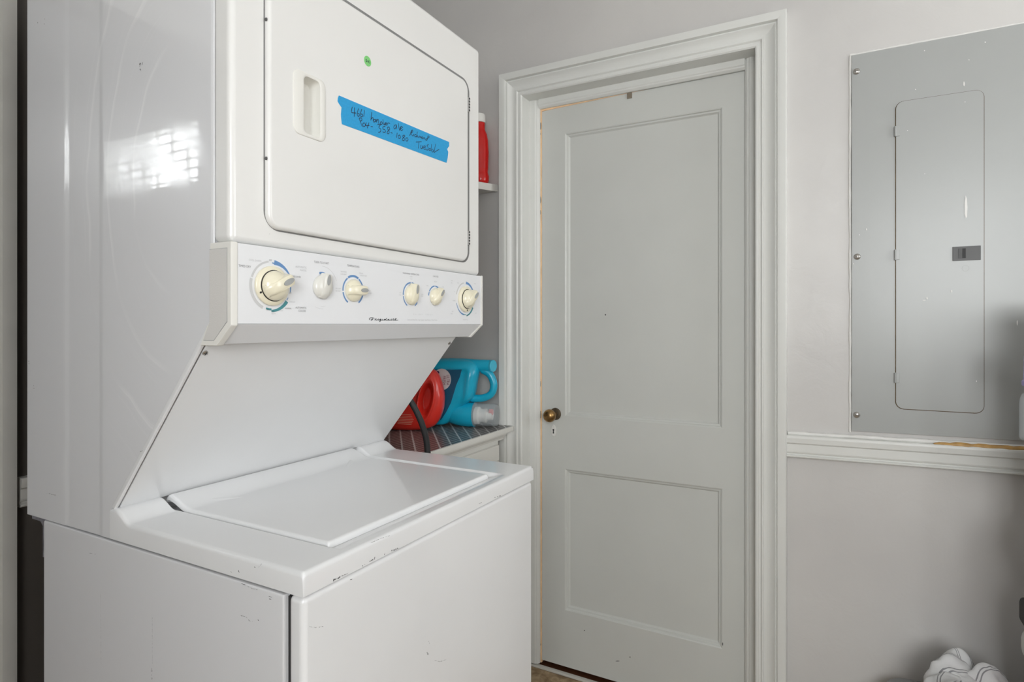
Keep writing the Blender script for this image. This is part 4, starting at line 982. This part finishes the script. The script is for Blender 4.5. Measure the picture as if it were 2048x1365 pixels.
n = 24; r0, r1 = .0072, .0078; ring = [[bm.verts.new((PX+.0002, q.y+rr*math.cos(2*math.pi*k/n), q.z+rr*math.sin(2*math.pi*k/n))) for k in range(n)] for rr in (r0, r1)]
for k in range(n): bm.faces.new([ring[0][k], ring[0][(k+1) % n], ring[1][(k+1) % n], ring[1][k]])
link('punched_ring', me_from(bm), mat('panel_line', (.30, .30, .29), .5), epd)
bm = bmesh.new()
for a in [(1932, 415, 3.4, 30), (1928, 168, 1.6, 6), (1970.5, 84.5, 2, 1.6), (1849, 101.5, 1.2, 1.2), (1938, 120, 1.1, 1.1), (1831, 179, 1.1, 1.3), (1815, 261, 1.1, 1.1), (1930, 204, 1, 1), (1903, 583, 1.6, 3), (1733, 459, 1.2, 2.6), (1719, 470, 1, 1), (1707, 528, 1.4, 1.6), (2034.5, 646, 1.4, 6.5), (1953, 763, 1, 2), (1848, 601, 4, 1.4), (1854, 597, 2, 2.5), (1849.5, 348, .9, .9)]:
    chip(bm, *a, 'X', PX-.0002, (-1, 0, 0))
o = link('paint_splash', me_from(bm), mat('splash_white', (.78, .77, .74), .5), ep); o['kind'] = 'stuff'
# lumpy paint line round the panel: left edge, top edge
def bead(name, pts, rad, m, seed):
    rnd = random.Random(seed); P = crom(pts, 14); 
    P = [p+Vector((0, rnd.uniform(-.0006, .0006), rnd.uniform(-.0006, .0006))) for p in P]
    bm = bmesh.new(); bm_tube(bm, P, lambda t: rad*(1+.14*math.sin(37*t+seed)+.1*math.sin(91*t)), 8); return link(name, me_from(bm), m, wr_, 60)
wr_ = bpy.data.objects['trim_4']
bead('paint_bead', [(WX-.001, py1+.004, pzb-.004), (WX-.001, py1+.003, H(.0)), (WX-.001, py1+.004, H(.4)), (WX-.001, py1+.003, pzt+.002)], .0036, MATS['white_paint'], 3)
bead('paint_bead', [(WX-.001, py1+.004, pzt+.003), (WX-.001, -.15, pzt+.0035), (WX-.001, -.30, pzt+.003), (WX-.001, py0, pzt+.003)], .0034, MATS['white_paint'], 8)
bead('paint_bead', [(WX-.003, ylr-.002, zr0+.069), (WX-.004, -.04, zr0+.070+.0195*.16), (WX-.005, -.25, zr0+.070+.0195*.37), (WX-.005, py0, zr0+.070+.0195*.69)], .0058, MATS['white_paint'], 5)
P0 = [(WX-.016, -.232-.012*k, zr0+.0665+tilt(-.232-.012*k)+.004*math.sin(k*1.7)*.3) for k in range(30)]
bm = bmesh.new(); bm_tube(bm, P0, lambda t: .0068*min(1, .25+t*8)*(1+.10*math.sin(43*t)+.08*math.sin(101*t)), 10)
o = link('bare_wood_edge', me_from(bm), MATS['amber_wood'], wr_, 60); o['label'] = 'amber bare wood edge along the top of the chair rail'

# ------------------------------------------------------------------ laundry basket with towel
bx0, bx1, by0, by1, bh = 1.42, 1.905, -.366, -.128, .325
bs = empty('laundry_basket', ((bx0+bx1)/2, (by0+by1)/2, 0)); tag(bs, 'grey plastic laundry basket on the floor by the wall, holding the striped towel', 'basket')
bm = bmesh.new(); lv = [(.05, 0), (.035, .03), (.015, .16), (0, bh-.02), (0, bh), (.010, bh), (.012, bh-.02), (.027, .16), (.045, .035)]
rg = [[bm.verts.new((x, y, z)) for x, y in rrect(bx0+i, bx1-i, by0+i*.8, by1-i*.8, .05, 5)] for i, z in lv]
for a, b in zip(rg, rg[1:]):
    n = len(a)
    for k in range(n): bm.faces.new([a[k], a[(k+1) % n], b[(k+1) % n], b[k]])
bm.faces.new(rg[0]); bm.faces.new(rg[-1]); link('tub', me_from(bm), MATS['basket'], bs, 40)
bm = bmesh.new(); rim = [Vector((x, y, bh)) for x, y in rrect(bx0-.004, bx1+.004, by0-.004, by1+.004, .054, 6)]
bm_tube(bm, rim+[rim[0]], .009, 10); link('rim', me_from(bm), MATS['basket'], bs, 50)
# towel: folded lobes
bm = bmesh.new(); uvl = bm.loops.layers.uv.new('UVMap')
from mathutils import noise as mnoise
def lobe(p0, p1, hgt, wid, base, per, rot, ph, wob, n=56):
    """bulging fold running from p0 to p1 (x,y), arched cross section"""
    p0, p1 = Vector(p0), Vector(p1); ax = p1-p0; L_ = ax.length; ax.normalize(); sd = Vector((-ax.y, ax.x)); vs_ = {}; uvs = {}
    for i in range(n+1):
        t = i/n; env = math.sin(math.pi*min(1, max(0, .04+.92*t)))**.45
        for j in range(n+1):
            s = j/n*2-1; a = s*math.pi*.56
            rw = wid*env*(1+.10*math.sin(5*t*3+ph))+.006*math.sin(9*a+ph*2)*0
            x = math.sin(a)*rw; z = (math.cos(a))*hgt*env*(1+wob*math.sin(7*t+3*a+ph))+.006*math.sin(11*t+2.5*a+ph)
            q = p0+ax*(L_*t)+sd*x
            nn = mnoise.noise(Vector((q.x*38+ph, q.y*38, z*38)))*.0065+mnoise.noise(Vector((q.x*90, q.y*90+ph, z*90)))*.0022
            nd = Vector((sd.x*math.sin(a), sd.y*math.sin(a), math.cos(a)))*nn*env
            vs_[i, j] = bm.verts.new((q.x+nd.x, q.y+nd.y, base+max(z, -.05)+nd.z))
            m1 = t*L_; m2 = a*wid*.8
            uvs[i, j] = ((m1*math.cos(rot)+m2*math.sin(rot)+.012*math.sin(6*t+ph))/per, m2/per)
    for i in range(n):
        for j in range(n):
            f = bm.faces.new([vs_[i, j], vs_[i+1, j], vs_[i+1, j+1], vs_[i, j+1]])
            for l, k in zip(f.loops, ((i, j), (i+1, j), (i+1, j+1), (i, j+1))): l[uvl].uv = uvs[k]
lobe((1.64, -.205), (1.80, -.275), .118, .058, .345, .031, 1.2, 0.3, .10)
lobe((1.70, -.255), (1.86, -.262), .128, .066, .348, .031, .25, 1.9, .09)
lobe((1.70, -.305), (1.86, -.335), .120, .060, .347, .031, 1.30, 3.1, .12)
lobe((1.80, -.225), (1.84, -.315), .124, .045, .352, .030, .1, 4.4, .08)
lobe((1.62, -.270), (1.76, -.300), .112, .045, .345, .030, .5, 5.2, .14)
me = bpy.data.meshes.new('m'); bm.to_mesh(me); bm.free()
tag(link('towel', me, MATS['striped_towel'], None, 80), 'crumpled white towel with dark double stripes heaped in the basket', 'towel')

# ------------------------------------------------------------------ unseen storage rack past the right edge, raised and backed for shade, and what stands on it
rk = empty('storage_rack', (1.55, -.72, 0)); tag(rk, 'grey shelving rack past the right edge, raised and backed to shade the wall', 'rack')
rx0, rx1, ry1, ry0 = 1.36, 1.748, -.388, -1.10
for x in (rx0+.012,):
    for y in (ry0+.012, ry1-.012): tube('post', [(x, y, 0), (x, y, 1.34)], .011, MATS['rack'], rk, 10)
SH = [1.030, .757, .400, 1.310]  # topmost level added so the rack shades more of the wall
box('shade_panel', rx1-.001, rx1+.004, ry0, ry1-.004, 0, 1.34, MATS['rack'], rk)  # solid back added to block window light from the lower wall
for z in SH: box('shelf', rx0, rx1, ry0, ry1, z-.018, z, MATS['rack'], rk, .003)
cbt = empty('bottle', (1.700, -.394, SH[0])); tag(cbt, 'small clear bottle with lavender cap standing on the rack at the right edge', 'bottle')
lathe('body', [(0, 0), (.031, 0), (.034, .004), (.034, .085), (.030, .100), (.018, .112), (.018, .122), (0, .122)], (1.700, -.394, SH[0]), (0, 0, 1), MATS['clear_plastic'], cbt, 32)
lathe('cap', [(0, .120), (.029, .120), (.030, .122), (.030, .130), (.027, .133), (.026, .185), (.023, .192), (0, .193)], (1.700, -.394, SH[0]), (0, 0, 1), MATS['lavender'], cbt, 32)
pch = empty('pouch', (1.69, -.45, SH[1])); tag(pch, 'dark grey pouch with a red band on the rack at the right edge', 'pouch')
box('bag', 1.60, 1.735, -.52, -.372, SH[1], SH[1]+.085, mat('pouch_grey', (.20, .20, .19), .7), pch, .018, 4)
box('band', 1.62, 1.70, -.50, -.3715, SH[1]+.035, SH[1]+.06, MATS['red_dark'], pch, .003)
tag(box('storage_box', 1.60, 1.74, -.56, -.376, SH[2], SH[2]+.132, MATS['red_dark'], None, .006), 'small red box on the low shelf of the rack at the right edge', 'box')
tag(box('folded_cloth', 1.60, 1.742, -.56, -.366, SH[2]+.132, SH[2]+.212, MATS['cloth_white'], None, .030, 5), 'pale folded cloth lying on the red box at the right edge', 'cloth')
tag(box('folded_cloth', 1.59, 1.742, -.57, -.366, SH[2]+.212, SH[2]+.270, MATS['cloth_dark'], None, .012, 3), 'dark folded cloth on top of the pale one at the right edge', 'cloth')
